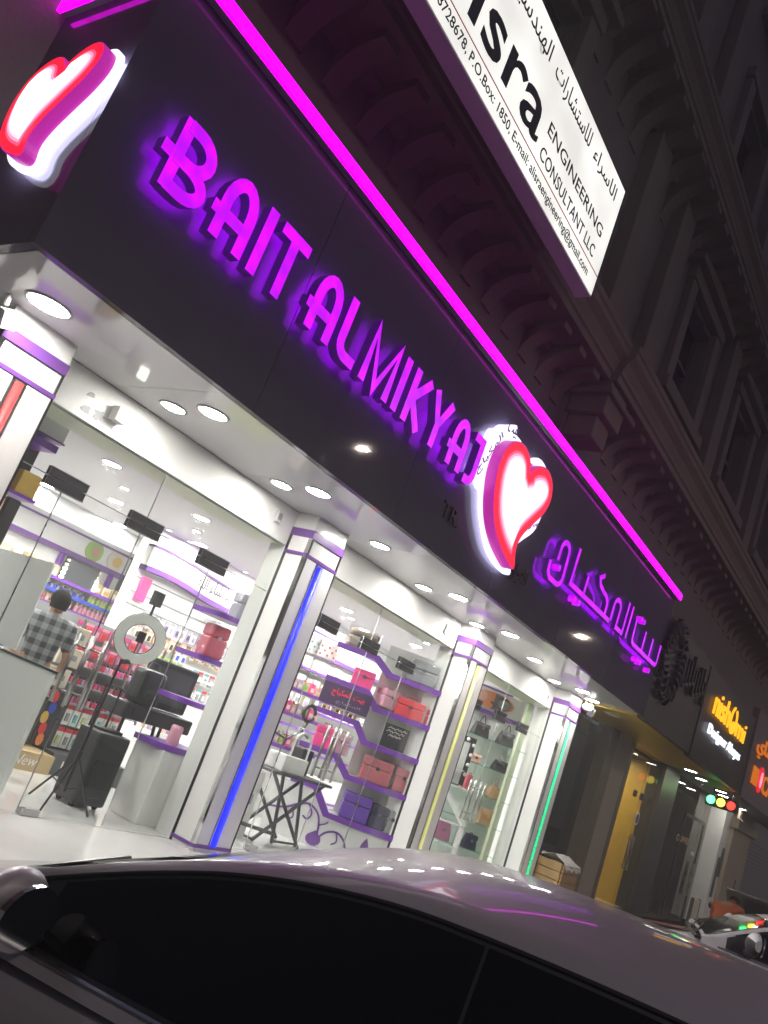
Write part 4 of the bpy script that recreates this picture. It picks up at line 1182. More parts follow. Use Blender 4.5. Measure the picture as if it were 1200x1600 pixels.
# open makeup case on legs
mc_ = thing('makeup_case', 'open black makeup case standing on thin black legs by the white plinth', 'makeup case', (5.6, 6.15, FLOOR))
g = G(); g.box(5.17, 6.02, 6.0, 6.32, -0.52, -0.385); obj('tray', g, 'blackplastic', mc_, bevel=0.015)
g = G(); g.box(5.52, 6.12, 6.26, 6.36, -0.38, 0.06); obj('lid', g, 'blackplastic', mc_, bevel=0.02)
g = G(); g.box(5.60, 6.05, 6.25, 6.258, -0.32, 0.0); obj('mirror', g, 'charcoal', mc_)
g = G(); g.box(5.27, 5.46, 5.988, 5.998, -0.48, -0.42); obj('latch', g, 'black', mc_)
for x, y, bx, by in ((5.25, 6.05, 5.2, 6.0), (5.62, 6.05, 5.68, 6.02), (5.92, 6.28, 5.95, 6.3), (5.95, 6.05, 5.98, 6.0)):
    g = G(); g.tube([(x, y, -0.52), (bx, by, -0.95)], 0.016, 8); g.tube([(bx, by, -0.93), (bx, by, FLOOR + 0.01)], 0.011, 8); g.lathe([(0.02, FLOOR), (0.022, FLOOR + 0.03)], (bx, by, 0), 8)
    obj('leg', g, 'blackmetal', mc_)
g = G(); g.box(5.27, 5.56, 6.03, 6.22, -0.382, -0.06); bb = tag(obj('black_bag', g, 'black', bevel=0.05), 'soft black case standing in the open makeup case', 'bag')
g = G(); g.tube([(5.35, 6.12, -0.06), (5.37, 6.12, 0.0), (5.46, 6.12, 0.0), (5.48, 6.12, -0.06)], 0.008, 6); obj('handle', g, 'charcoal', bb)

# plinth and little shelves beside the blue-lit column
pl = thing('display_plinth', 'white ribbed plinth with purple top edge beside the blue-lit column', 'plinth', (5.45, 5.75, FLOOR))
g = G(); g.box(5.42, 5.95, 5.60, 5.98, FLOOR, -0.65); obj('body', g, 'white', pl, bevel=0.01)
g = G(); g.prism([(5.38, 5.95)] + arc(5.54, 5.72, 0.16, 0.14, 180, 270, 6) + [(5.96, 5.58), (5.96, 5.99), (5.38, 5.99)], lambda u, v, d: (u, v, d), -0.648, -0.60); obj('top_edge', g, 'purple', pl)
for i, z in enumerate((0.62, 0.21, -0.19)):
    g = G(); g.prism([(5.44, 5.95)] + arc(5.56, 5.72, 0.12, 0.13, 180, 270, 6) + [(5.95, 5.59), (5.95, 5.99), (5.44, 5.99)], lambda u, v, d: (u, v, d), z - 0.045, z)
    tag(obj('wall_shelf', g, 'purple'), ['top rounded purple shelf beside the blue-lit column', 'middle rounded purple shelf under the wrapped pink case', 'lowest rounded purple shelf above the white plinth'][i], 'shelf')
g = G(); g.lathe([(0.055, -0.598), (0.055, -0.45), (0.045, -0.43), (0.001, -0.43)], (5.56, 5.70, 0), 16); o = tag(obj('pink_jar', g, 'palepink', smooth=False), 'pink round jar on the white plinth', 'jar')
def case(name, label, cat, loc, rz, w, d, h, m, wrap=False, handle=True, bev=0.03, lid=0.62, group=None, trim='chrome'):
    t = thing(name, label, cat, loc, group, rz)
    g = G(); g.box(-w / 2, w / 2, -d / 2, d / 2, 0, h * lid - 0.002); obj('body', g, m, t, world=False, bevel=bev * min(1, h * 2))
    g = G(); g.box(-w / 2, w / 2, -d / 2, d / 2, h * lid + 0.002, h); obj('lid', g, m, t, world=False, bevel=bev * min(1, h * 2))
    if handle:
        g = G(); g.tube([(-w * 0.2, 0, h - 0.004), (-w * 0.17, 0, h + 0.035), (w * 0.17, 0, h + 0.035), (w * 0.2, 0, h - 0.004)], 0.009, 6); obj('handle', g, m, t, world=False)
    g = G(); g.box(-0.02, 0.02, -d / 2 - 0.008, -d / 2 - 0.001, h * lid - 0.02, h * lid + 0.02); obj('clasp', g, trim, t, world=False)
    if wrap:
        g = G(); g.box(-w / 2 - 0.012, w / 2 + 0.012, -d / 2 - 0.012, d / 2 + 0.012, 0.001, h + 0.012)
        q = obj('wrap', g, 'plast', t, world=False)
        s_ = q.modifiers.new('s', 'SUBSURF'); s_.subdivision_type = 'SIMPLE'; s_.levels = 4; s_.render_levels = 4
        tx = bpy.data.textures.new('crinkle', 'CLOUDS'); tx.noise_scale = 0.09
        d_ = q.modifiers.new('d', 'DISPLACE'); d_.texture = tx; d_.strength = 0.03; d_.mid_level = 0.3
    return t
case('vanity_case', 'rose pink vanity case in clear wrap on the rounded shelf by the blue-lit column', 'vanity case', (5.64, 5.78, 0.212), -0.3, 0.19, 0.2, 0.30, 'rose', True, False)
case('vanity_case', 'grey wrapped vanity case on the top rounded shelf beside the blue-lit column', 'vanity case', (5.83, 5.78, 0.622), -0.3, 0.16, 0.2, 0.26, 'greyp', True, False)
# ================================================================ diagonal stepped display of vanity cases (second bay)
dP = Vector((8.80, 5.45, 0)); dD = Vector((-0.62, 0.79, 0)).normalized(); dN = Vector((0.79, 0.62, 0)).normalized()   # dN points away from the camera
ang = math.atan2(-dD.y, -dD.x)
def dg(s, z, n=0.0):
    p = dP + dD * s + dN * n
    return (p.x, p.y, z)
FD = lambda u, v, d: dg(u, v, d)
ds = thing('stepped_display', 'white stepped display wall with purple edged shelves full of vanity cases', 'display shelves', dg(0.4, FLOOR))
T_ = 0.062
levels = [(1.13, 0.98, 0.63, 0.42, 0.84), (1.13, 0.57, 0.61, 0.44, 0.415), (1.12, 0.19, 0.60, 0.44, 0.015), (1.15, -0.235, 0.69, 0.50, -0.41), (1.10, -0.63, 0.79, 0.58, -0.875)]
for s0, za, s1, s2, zb_ in levels:
    g = G(); g.prism([(s0, za - T_), (s0, za), (s1 - 0.02, za), (s2 - 0.02, zb_), (-0.24, zb_), (-0.24, zb_ - T_), (s2 + 0.03, zb_ - T_), (s1 + 0.03, za - T_)], FD, 0.0, 0.03)
    e = obj('shelf_edge', g, 'purple', ds)
    g = G(); g.prism([(s0, za - 0.03), (s0, za - 0.002), (s1 - 0.022, za - 0.002), (s2 - 0.022, zb_ - 0.002), (-0.24, zb_ - 0.002), (-0.24, zb_ - 0.03), (s2 + 0.01, zb_ - 0.03), (s1 + 0.01, za - 0.03)], FD, 0.032, 0.42)
    obj('shelf', g, 'white', ds)
g = G(); g.prism([(1.25, FLOOR), (1.25, -0.70), (0.80, -0.70), (0.58, -0.945), (-0.24, -0.945), (-0.24, FLOOR)], FD, 0.02, 0.06); bp_ = obj('base_panel', g, 'white', ds)
g = G(); g.prism([(0.50, FLOOR), (0.50, 1.2), (-0.24, 1.2), (-0.24, FLOOR)], FD, 0.425, 0.44); obj('back_panel', g, 'white', ds)
# purple scroll ornament on the base panel
def scroll(P, w):
    g = G(); g.ribbon(smooth_poly(P, 5, False), w, FD, 0.012, 0.0185, (0, 0, 0)); obj('ornament', g, 'purpled', bp_)
scroll([(1.22, -1.02), (1.05, -0.98), (0.92, -0.90), (0.80, -0.86), (0.68, -0.92), (0.62, -1.04), (0.60, -1.20)], 0.022)
scroll([(0.80, -0.86), (0.74, -0.95), (0.77, -1.02), (0.83, -1.0)], 0.018)
scroll([(0.98, -0.94), (0.93, -1.04), (0.98, -1.09), (1.03, -1.05)], 0.018)
scroll([(0.60, -1.20), (0.52, -1.09), (0.40, -1.05), (0.30, -1.10), (0.24, -1.20), (0.18, -1.26)], 0.022)
scroll([(0.40, -1.05), (0.37, -1.14), (0.42, -1.19)], 0.018)
scroll([(0.62, -1.04), (0.55, -1.0), (0.53, -0.97)], 0.016)
for c0_, c1_ in (((0.63, -1.20), (0.09, 0.07)), ((0.05, -1.13), (0.05, 0.11))):
    g = G(); g.prism([(c0_[0] + c1_[0] * math.sin(R(a)) * (1 if a < 180 else 1), c0_[1] + c1_[1] * math.cos(R(a)) + (0.03 if a == 0 else 0)) for a in range(0, 360, 30)], FD, 0.011, 0.0188); obj('ornament', g, 'purpled', bp_)
def dc(label, s, z, w, d, h, m, wrap=False, rz=0.0, handle=True, **k):
    return case('vanity_case', label, 'vanity case', dg(s, z, 0.04 + d / 2), ang + rz, w, d, h, m, wrap, handle, **k)
dc('big rounded beige wrapped case on the top left shelf of the stepped display', 0.86, 0.981, 0.38, 0.26, 0.23, 'beigebag', True, handle=False, bev=0.08)
dc('dark grey wrapped case on the top right step near the ceiling', 0.04, 0.841, 0.34, 0.26, 0.26, 'greyp', True, handle=False)
dc('hot pink square case with a print on the second shelf', 0.70, 0.571, 0.26, 0.24, 0.20, 'pink', False, handle=False, bev=0.008)
dc('pale pink case tipped against the purple diagonal of the display', 0.34, 0.44, 0.24, 0.20, 0.22, 'palepink', True, 0.5, handle=False)
dc('bright red vanity case with a curved handle', 0.06, 0.416, 0.34, 0.24, 0.21, 'coral')
dc('second red case at the right end of the display', -0.22, 0.416, 0.16, 0.22, 0.18, 'coral', True, handle=False)
dc('hot pink vanity case on the fourth shelf', 0.90, -0.234, 0.24, 0.22, 0.24, 'pink')
dc('small pale pink wrapped case right of the hot pink one', 0.68, -0.234, 0.16, 0.2, 0.22, 'palepink', True)
dc('wide salmon case wrapped in clear plastic', 0.19, -0.409, 0.36, 0.26, 0.27, 'salmon', True, handle=False)
dc('narrow salmon wrapped case at the right end of the fourth step', -0.14, -0.409, 0.22, 0.24, 0.27, 'salmon', True, handle=False)
dc('deep violet case on the lowest step', 0.28, -0.874, 0.34, 0.24, 0.29, 'violetcase', handle=False)
dc('dark navy case right of the violet one on the lowest step', 0.0, -0.874, 0.20, 0.24, 0.26, 'navy', handle=False)
dc('grey case beside the dark navy one on the lowest step', -0.17, -0.874, 0.12, 0.24, 0.26, 'greyp', handle=False)
# dark boards
g = G(); g.prism([(1.12, 0.255), (1.12, 0.505), (0.52, 0.505), (0.52, 0.255)], FD, -0.012, -0.002); o = tag(obj('banner_board', g, 'violetd'), 'dark purple board with red Arabic script on the stepped display', 'board')
text('lettering', arabic('بيت المكياج'), 0.0, 0.40, 0.36, 0.46, -0.0135, 'redl', o, 0.003, fr=lambda u, v, d: dg(1.0 - u, v, d))
text('lettering', arabic('المكياج'), 0.0, 0.30, 0.29, 0.335, -0.0135, 'lilac', o, 0.003, fr=lambda u, v, d: dg(0.92 - u, v, d))
g = G(); g.prism([(0.27, 0.02), (0.27, 0.29), (-0.03, 0.29), (-0.03, 0.02)], FD, 0.06, 0.075); o = tag(obj('notice_board', g, 'black'), 'black notice board with white handwriting on the third step', 'board')
for z, a, b in ((0.25, 0.23, 0.0), (0.21, 0.24, 0.02), (0.165, 0.20, 0.05)):
    n_ = 14
    g = G(); g.ribbon([(a + (b - a) * i / n_, z + 0.012 * ((i * 7) % 5 - 2) / 2) for i in range(n_ + 1)], 0.007, FD, 0.053, 0.0585, (0, 0, 0)); obj('writing', g, 'whitebox', o)
# small perfume boxes on the third shelf
pts = []
for k in range(9):
    p = dg(1.08 - 0.055 * k, 0.19, 0.10 + 0.06 * (k % 2)); pts.append((p[0], p[1], p[2], ang))
row([proto_box('perfume_box', 'lilac', 0.045, 0.035, 0.06, 'cream'), proto_box('perfume_box', 'gold', 0.045, 0.035, 0.05, 'black'), proto_bottle('perfume_bottle', 'peach', 'cream', 0.02, 0.06)], 'tiny perfume box or bottle behind the dark purple board', 'box', 'perfumes on the third shelf', pts)
pts = []
for k in range(10):
    p = dg(1.10 - 0.06 * k, 0.508, 0.2 + 0.05 * (k % 2)); pts.append((p[0], p[1], 0.19, ang))
# round patterned hat boxes behind the left end
for i, (s, m1, m2) in enumerate(((1.46, 'whitebox', 'teal'), (1.22, 'whitebox', 'red'))):
    c_ = dg(s, 0.94, 0.9)
    t = thing('hat_box', ['round white hat box dotted with blue', 'round white hat box dotted with red'][i] + ' on the far purple band', 'box', (c_[0], c_[1], 0.80))
    g = G(); g.lathe([(0.13, 0), (0.13, 0.16)], n=20); obj('body', g, m1, t, world=False)
    g = G(); g.lathe([(0.137, 0.161), (0.137, 0.21), (0.001, 0.215)], n=20); obj('lid', g, m1, t, world=False)
    g = G()
    for k in range(24):
        a = R(k * 45 + (k // 8) * 22)
        g.lathe([(0.015, -0.004), (0.015, 0.004)], (0, 0, 0), 6, 0, 'y')
        vs = g.v[-12:]
        z = 0.03 + 0.05 * (k // 8)
        g.v[-12:] = [(math.cos(a) * (0.132 + y) - math.sin(a) * x, math.sin(a) * (0.132 + y) + math.cos(a) * x, zz + z) for x, y, zz in vs]
    obj('dot_print', g, m2, t, world=False)
# folding X-leg table with clear backpack box and pedestal lamp
ft_ = thing('folding_table', 'black folding table with crossed legs behind the second glass front', 'table', (7.6, 5.85, FLOOR))
z1 = -0.60
g = G(); g.box(6.98, 8.06, 5.68, 6.05, z1, z1 + 0.03); obj('top', g, 'charcoal', ft_, bevel=0.005)
for a, b in (((7.05, 5.70, z1), (7.85, 5.70, FLOOR + 0.01)), ((7.95, 5.72, z1), (7.10, 5.72, FLOOR + 0.01)), ((7.05, 6.02, z1), (7.85, 6.02, FLOOR + 0.01)), ((7.95, 6.0, z1), (7.10, 6.0, FLOOR + 0.01)), ((7.25, 5.74, z1), (7.45, 5.74, FLOOR + 0.01)), ((7.60, 5.76, z1), (7.88, 5.76, FLOOR + 0.01))):
    g = G(); g.tube([a, b], 0.019, 8); obj('leg', g, 'charcoal', ft_)
g = G(); g.tube([(7.10, 5.72, FLOOR + 0.02), (7.10, 6.0, FLOOR + 0.02)], 0.014, 6); g.tube([(7.45, 5.74, FLOOR + 0.03), (7.88, 5.76, FLOOR + 0.03)], 0.014, 6); g.tube([(6.75, 5.72, FLOOR + 0.16), (7.40, 5.74, FLOOR + 0.10)], 0.02, 6); obj('stretcher', g, 'charcoal', ft_)
g = G(); g.box(7.19, 7.58, 5.74, 5.98, z1 + 0.032, z1 + 0.20); o = tag(obj('white_box', g, 'whitebox', bevel=0.008), 'glossy white box on the folding table', 'box')
bp2 = thing('clear_backpack', 'clear domed plastic backpack on the white box on the folding table', 'bag', (7.42, 5.86, z1 + 0.202))
g = G(); g.prism([(-0.14, 0), (-0.14, 0.14)] + arc(0, 0.14, 0.14, 0.12, 180, 0, 10)[1:] + [(0.14, 0)], lambda u, v, d: (u, d, v), -0.08, 0.08); obj('shell', g, 'plast', bp2, world=False)
g = G(); g.ribbon([(-0.14, 0), (-0.14, 0.14)] + arc(0, 0.14, 0.14, 0.12, 180, 0, 10)[1:] + [(0.14, 0)], 0.022, lambda u, v, d: (u, d, v), -0.092, -0.081, (0, 0, 0)); obj('piping', g, 'whitebox', bp2, world=False)
g = G(); g.tube([(-0.05, 0, 0.262), (-0.04, 0, 0.30), (0.04, 0, 0.30), (0.05, 0, 0.262)], 0.008, 6); obj('handle', g, 'whitebox', bp2, world=False)
ps = thing('photo_stand', 'black stand with flexible arm and round mirror above the folding table', 'stand', (7.07, 5.9, FLOOR))
g = G(); g.tube([(7.08, 5.95, FLOOR), (7.08, 5.95, 0.16)], 0.018, 8); obj('pole', g, 'blackmetal', ps)
g = G(); g.tube([(7.08, 5.95, -0.22), (7.30, 5.92, -0.26), (7.48, 5.9, -0.12), (7.62, 5.9, -0.18)], 0.013, 6); g.tube([(7.48, 5.9, -0.12), (7.55, 5.9, 0.02)], 0.012, 6); obj('arm', g, 'blackmetal', ps)
g = G(); g.ribbon(arc(7.50, 0.07, 0.10, 0.085, 0, 340, 16), 0.035, XZ, 5.89, 5.91, (0, 0, 0)); obj('mirror_frame', g, 'blackplastic', ps)
g = G(); g.box(7.70, 7.90, 5.95, 6.1, z1 + 0.032, z1 + 0.30); tag(obj('black_box', g, 'black', bevel=0.01), 'upright black box beside the clear backpack', 'box')
g = G(); g.box(6.72, 7.0, 5.75, 5.95, FLOOR, -0.62); o = tag(obj('display_block', g, 'white', bevel=0.006), 'white display block left of the folding table', 'plinth')
g = G(); g.box(6.80, 6.92, 5.742, 5.749, -0.95, -0.85); obj('print', g, 'greyp', o)
# mid counter behind the table
mk_ = thing('product_island', 'white product island with purple edges behind the folding table', 'display stand', (8.3, 7.3, FLOOR))
g = G(); g.box(7.4, 9.3, 7.0, 7.6, FLOOR, -0.42); obj('cabinet', g, 'white', mk_)
for z in (-0.42, -0.02, 0.28):
    g = G(); g.box(7.4, 9.3, 7.0, 7.6, z, z + 0.025); obj('shelf', g, 'white', mk_)
    g = G(); g.box(7.39, 9.31, 6.985, 6.998, z - 0.01, z + 0.035); obj('edge_strip', g, 'purple', mk_)
for x in (7.42, 9.26):
    g = G(); g.box(x, x + 0.025, 7.28, 7.32, -0.39, 0.278); obj('post', g, 'alu', mk_)
row([proto_box('gift_box', 'lilac', 0.09, 0.08, 0.13, 'cream'), proto_box('gift_box', 'lime', 0.09, 0.08, 0.12, 'green'), proto_box('gift_box', 'pink', 0.09, 0.08, 0.14, 'whitebox'), proto_box('gift_box', 'peach', 0.08, 0.08, 0.12, 'cream')], '{k} gift box on the {w} of the product island', 'box', 'gift boxes on the product island', line(7.5, 9.25, 7.1, -0.394, 0.12, w='lowest shelf') + line(7.5, 9.25, 7.1, 0.006, 0.12, w='middle shelf') + line(7.5, 9.25, 7.1, 0.306, 0.13, w='top shelf'), kinds=('lilac', 'lime', 'pink', 'peach'))
row([proto_bottle('body_bottle', 'teal', 'whitebox', 0.03, 0.16), proto_bottle('body_bottle', 'whitebox', 'red', 0.03, 0.16), proto_bottle('body_bottle', 'rose', 'gold', 0.03, 0.15)], '{k} body lotion bottle at the back of the {w} of the product island', 'bottle', 'bottles on the product island', line(7.5, 9.25, 7.3, -0.394, 0.09, w='lowest shelf') + line(7.5, 9.25, 7.3, 0.006, 0.09, w='middle shelf') + line(7.5, 9.25, 7.3, 0.306, 0.1, w='top shelf'), kinds=('teal', 'white', 'rose'))
po = tag(obj('poster', G().box(7.2, 7.55, 6.9, 6.91, -0.02, 0.22), 'teal'), 'pale blue poster of a face at the left end of the product island', 'poster')
g = G(); g.lathe([(0.07, 6.892), (0.07, 6.899)], (7.36, 0, 0.12), 14, 0, 'y'); obj('print', g, 'peach', po)
g = G(); g.box(8.1, 8.45, 8.3, 8.4, 0.62, 0.86); tag(obj('storage_box', g, 'frost', bevel=0.006), 'pale green-grey storage box on the wall under the purple band', 'box')
# white shelves with cartons on the wall seen through the second bay
ws = thing('wall_shelves', 'white wall shelves with white cartons seen past the blue-lit column', 'shelves', (10.6, 8.4, 0))
for z in (0.70, 0.42, 0.15, -0.15, -0.45):
    g = G(); g.box(9.0, 12.9, 8.2, 8.50, z - 0.02, z); obj('shelf', g, 'white', ws)
    g = G(); g.box(9.0, 12.9, 8.185, 8.198, z - 0.025, z + 0.008); obj('edge_strip', g, 'purple', ws)
row([proto_box('white_carton', 'whitebox', 0.14, 0.12, 0.17, 'greyp'), proto_box('white_carton', 'cream', 0.13, 0.12, 0.15, 'lilac')], '{k} carton on the {w} wall shelf beyond the stepped display', 'box', 'cartons on the wall shelves', line(9.1, 12.8, 8.3, 0.70, 0.20, w='top') + line(9.1, 12.8, 8.3, 0.42, 0.20, w='second') + line(9.1, 12.8, 8.3, 0.15, 0.22, w='third'), kinds=('white', 'cream'))

# ================================================================ handbag window (third bay)
hP = Vector((12.15, 5.48, 0)); hD = Vector((-0.8, 0.6, 0)); hN = Vector((0.6, 0.8, 0))
hang = math.atan2(-hD.y, -hD.x)
def hg(s, z, n=0.0):
    p = hP + hD * s + hN * n
    return (p.x, p.y, z)
FH = lambda u, v, d: hg(u, v, d)
hw = thing('handbag_display', 'white panelled handbag display with clear glass shelves and oval poster', 'display shelves', hg(0.5, FLOOR))
for a, b in ((-0.06, 0.25), (0.253, 0.56), (0.563, 0.87), (0.873, 1.25)):
    g = G(); g.prism([(a, FLOOR), (b, FLOOR), (b, 1.0), (a, 1.0)], FH, 0.28, 0.30); obj('back_panel', g, 'white', hw)
g = G(); g.prism([(-0.06, 1.045), (1.25, 1.045), (1.25, 1.36), (-0.06, 1.36)], FH, 0.24, 0.30); obj('header_panel', g, 'white', hw)
g = G(); g.prism([(0.08, 0.985), (1.25, 0.985), (1.25, 1.042), (0.08, 1.042)], FH, 0.20, 0.30); obj('band', g, 'purple', hw)
g = G(); g.prism([(0.35, 1.362), (1.25, 1.362), (1.25, 1.385), (0.35, 1.385)], FH, 0.22, 0.30); obj('band', g, 'purple', hw)
for z in (0.64, 0.26, -0.13, -0.52, -0.90):
    g = G(); g.prism([(-0.04, z - 0.010), (1.2, z - 0.010), (1.2, z), (-0.04, z)], FH, 0.0, 0.278); s_ = obj('shelf', g, 'glassg', hw)
    g = G(); g.prism([(-0.04, z - 0.011), (1.2, z - 0.011), (1.2, z + 0.001), (-0.04, z + 0.001)], FH, -0.003, -0.0005); obj('edge_strip', g, 'glassg', s_)
g = G(); g.box(11.95, 12.13, 5.56, 5.60, FLOOR, BH - 0.02); obj('side_panel', g, 'limeg', hw)
ov = tag(obj('oval_poster', G().prism(arc(0.64, 1.205, 0.36, 0.125, 0, 345, 24), FH, 0.222, 0.234), 'orangec'), 'oval poster with a dark-haired face and orange film strip', 'poster')
obj('print', G().prism([(0.64, 1.08)] + arc(0.66, 1.205, 0.33, 0.115, 270, 95, 14)[::-1][::-1], FH, 0.214, 0.220), 'charcoal', ov)
obj('face', G().prism(arc(0.84, 1.225, 0.075, 0.07, 0, 330, 12), FH, 0.206, 0.212), 'peach', ov)
obj('disc_print', G().prism(arc(0.46, 1.20, 0.12, 0.065, 0, 345, 16), FH, 0.214, 0.220), 'frost', ov)
obj('film_strip', G().prism([(0.70, 1.17), (0.67, 1.19), (0.45, 1.10), (0.48, 1.08)], FH, 0.207, 0.213), 'black', ov)
def handbag(label, s, z, w, h, d, m, kind='flap', hh=0.12, n=0.10):
    t = thing('handbag', label, 'handbag', hg(s, z, n), 'handbags on the glass shelves', hang)
    g = G()
    rows = []
    for zz, k in ((0, 1.0), (h * 0.08, 1.04), (h * 0.5, 0.95), (h * 0.9, 0.80), (h, 0.74)):
        kd = 1.0 - 0.45 * zz / h
        ww, dd = w / 2 * k, d / 2 * kd
        rows.append([(-ww, -dd * 0.8, zz), (-ww * 0.85, -dd, zz), (ww * 0.85, -dd, zz), (ww, -dd * 0.8, zz), (ww, dd * 0.8, zz), (ww * 0.85, dd, zz), (-ww * 0.85, dd, zz), (-ww, dd * 0.8, zz)])
    g.grid(rows, close=True); g.add(rows[0], [tuple(range(8))]); g.add(rows[-1], [tuple(range(8))])
    obj('body', g, m, t, world=False, smooth=False, bevel=0.006)
    if kind in ('flap', 'box'):
        g = G(); f = 0.42 * h
        g.grid([[(-w * 0.40, d * 0.1, h + 0.004), (w * 0.40, d * 0.1, h + 0.004)], [(-w * 0.44, -d * 0.36, h + 0.002), (w * 0.44, -d * 0.36, h + 0.002)], [(-w * 0.43, -d * 0.52, h - f * 0.6), (w * 0.43, -d * 0.52, h - f * 0.6)], [(-w * 0.22, -d * 0.56, h - f), (w * 0.22, -d * 0.56, h - f)]])
        q = obj('flap', g, m, t, world=False); so = q.modifiers.new('s', 'SOLIDIFY'); so.thickness = 0.006
    g = G(); g.lathe([(0.022, -d * 0.60), (0.022, -d * 0.57)], (0, 0, h * 0.60), 10, 0, 'y'); obj('clasp', g, 'chrome' if m != 'tan' else 'gold', t, world=False)
    if hh:
        g = G(); g.tube([(-w * 0.2 + w * 0.4 * i / 8, 0, h - 0.01 + hh * math.sin(math.pi * i / 8)) for i in range(9)], 0.007, 6); obj('handle', g, m, t, world=False)
    return t
handbag('black handbag with silver clasp and loop handle, left one on the top glass shelf', 0.76, 0.641, 0.26, 0.19, 0.14, 'black')
handbag('black handbag with silver clasp, right one on the top glass shelf', 0.33, 0.641, 0.25, 0.19, 0.14, 'charcoal')
handbag('small peach boxy handbag on the second glass shelf', 0.71, 0.261, 0.18, 0.12, 0.10, 'peach', 'box', 0.03)
handbag('black slouchy handbag without handle on the second glass shelf', 0.27, 0.261, 0.28, 0.15, 0.14, 'black', 'box', 0)
handbag('tan handbag with tall twin loop handle on the third glass shelf', 0.26, -0.129, 0.22, 0.17, 0.14, 'tan', 'tote', 0.14)
handbag('tan flap handbag on the fourth glass shelf', 0.27, -0.519, 0.26, 0.22, 0.15, 'tan', 'flap', 0.0)
handbag('navy backpack bag with silver clasp on the lowest glass shelf', 0.40, -0.899, 0.21, 0.20, 0.14, 'navy', 'flap', 0.03)
handbag('mauve tote bag on the lowest white shelf at the left', 0.86, -0.899, 0.26, 0.24, 0.12, 'mauve', 'tote', 0.05)
handbag('dark bag under the white arch shelf', 0.95, -0.129, 0.2, 0.14, 0.12, 'charcoal', 'tote', 0.05)
handbag('dark red bag leaning behind the white arch shelf', 0.70, -0.129, 0.12, 0.20, 0.10, 'rose', 'tote', 0.04)
ar = thing('arch_shelf', 'white arched stand with short shelves in the handbag window', 'stand', hg(0.9, FLOOR, -0.15))
g = G(); g.ribbon([(1.18, 0.09)] + arc(0.98, -0.13, 0.24, 0.22, 90, 0, 8) + [(0.74, -0.5), (0.74, FLOOR)][0:0] + [(0.70, -0.60), (0.70, FLOOR)], 0.05, FH, -0.20, -0.10, (0, 0, 0)); obj('arch', g, 'white', ar)
for z in (-0.13, -0.62, -0.92):
    g = G(); g.prism([(0.68, z - 0.02), (1.2, z - 0.02), (1.2, z), (0.68, z)], FH, -0.20, -0.02); obj('shelf', g, 'white', ar)
mb = thing('bulb_mirror', 'tall mirror with white bulbs on a black frame in the handbag window', 'mirror', hg(1.05, -0.1, -0.12))
g = G(); g.prism([(0.86, -0.11), (0.93, -0.11), (0.93, 0.57), (0.86, 0.57)], FH, -0.10, -0.08); g.prism([(0.932, 0.49), (1.20, 0.49), (1.20, 0.57), (0.932, 0.57)], FH, -0.10, -0.08); obj('frame', g, 'black', mb)
g = G(); g.prism([(0.932, -0.11), (1.20, -0.11), (1.20, 0.488), (0.932, 0.488)], FH, -0.092, -0.085); obj('mirror_glass', g, 'frost', mb)
for k in range(6):
    s_, z_ = ((0.895, 0.05 + 0.14 * k) if k < 4 else (1.0 + 0.1 * (k - 4), 0.53))
    c_ = hg(s_, z_, -0.125)
    g = G(); g.lathe([(0.001, -0.028), (0.02, -0.02), (0.028, 0), (0.02, 0.02), (0.001, 0.028)], c_, 10); obj('bulb', g, 'whitebox', mb, smooth=True)

# ================================================================ things on the facade
def flood(label, x, y, z, ry, m='white'):
    t = thing('floodlight', label, 'floodlight', (x, y, z))
    g = G(); g.tube([(0, 0, 0), (0, -0.02, -0.07)], 0.016, 8); obj('bracket', g, 'white', t, world=False)
    g = G(); g.box(-0.05, 0.05, -0.10, -0.01, -0.19, -0.075); q = obj('housing', g, m, t, world=False, bevel=0.01)
    q.rotation_euler = (R(20), R(ry), 0)
    return t
flood('small white floodlight hanging from the soffit above the red-lit column', 2.22, 4.98, 1.698, -20)
flood('small white floodlight hanging beside the top of the green-lit column', 12.75, 4.95, 1.698, -25)
fl_ = thing('wall_light', 'square white wall light on the bulkhead above the left doors', 'wall light', (3.42, 5.30, 1.53))
g = G(); g.box(3.37, 3.47, 5.22, 5.308, 1.47, 1.58); obj('housing', g, 'white', fl_, bevel=0.008)
g = G(); g.box(3.378, 3.462, 5.212, 5.219, 1.478, 1.572); obj('lens', g, 'lampin2', fl_)
for i, (x, z) in enumerate(((5.30, 1.56), (8.60, 1.53), (11.85, 1.50))):
    g = G(); g.box(x, x + 0.075, 5.285, 5.308, z - 0.06, z + 0.06)
    o = tag(obj('wall_sensor', g, 'satin', bevel=0.006), 'small grey box on the bulkhead left of the %s-lit column' % ('blue', 'yellow', 'green')[i], 'sensor')
    g = G(); g.box(x + 0.015, x + 0.06, 5.280, 5.2845, z - 0.03, z + 0.03); obj('cover', g, 'alu', o)
sc_ = thing('security_camera', 'white round security camera on the corner of the green-lit column', 'camera', (12.60, 5.0, 1.60))
g = G(); g.lathe([(0.02, 4.84), (0.055, 4.86), (0.06, 4.92), (0.05, 5.0), (0.02, 5.03)], (12.60, 0, 1.60), 16, 0, 'y'); obj('body', g, 'white', sc_, smooth=True)
g = G(); g.lathe([(0.04, 4.842), (0.036, 4.855)], (12.60, 0, 1.60), 14, 0, 'y'); obj('lens', g, 'lens', sc_)
g = G(); g.tube([(12.60, 4.98, 1.63), (12.60, 4.98, 1.698)], 0.02, 8); obj('mount', g, 'white', sc_)
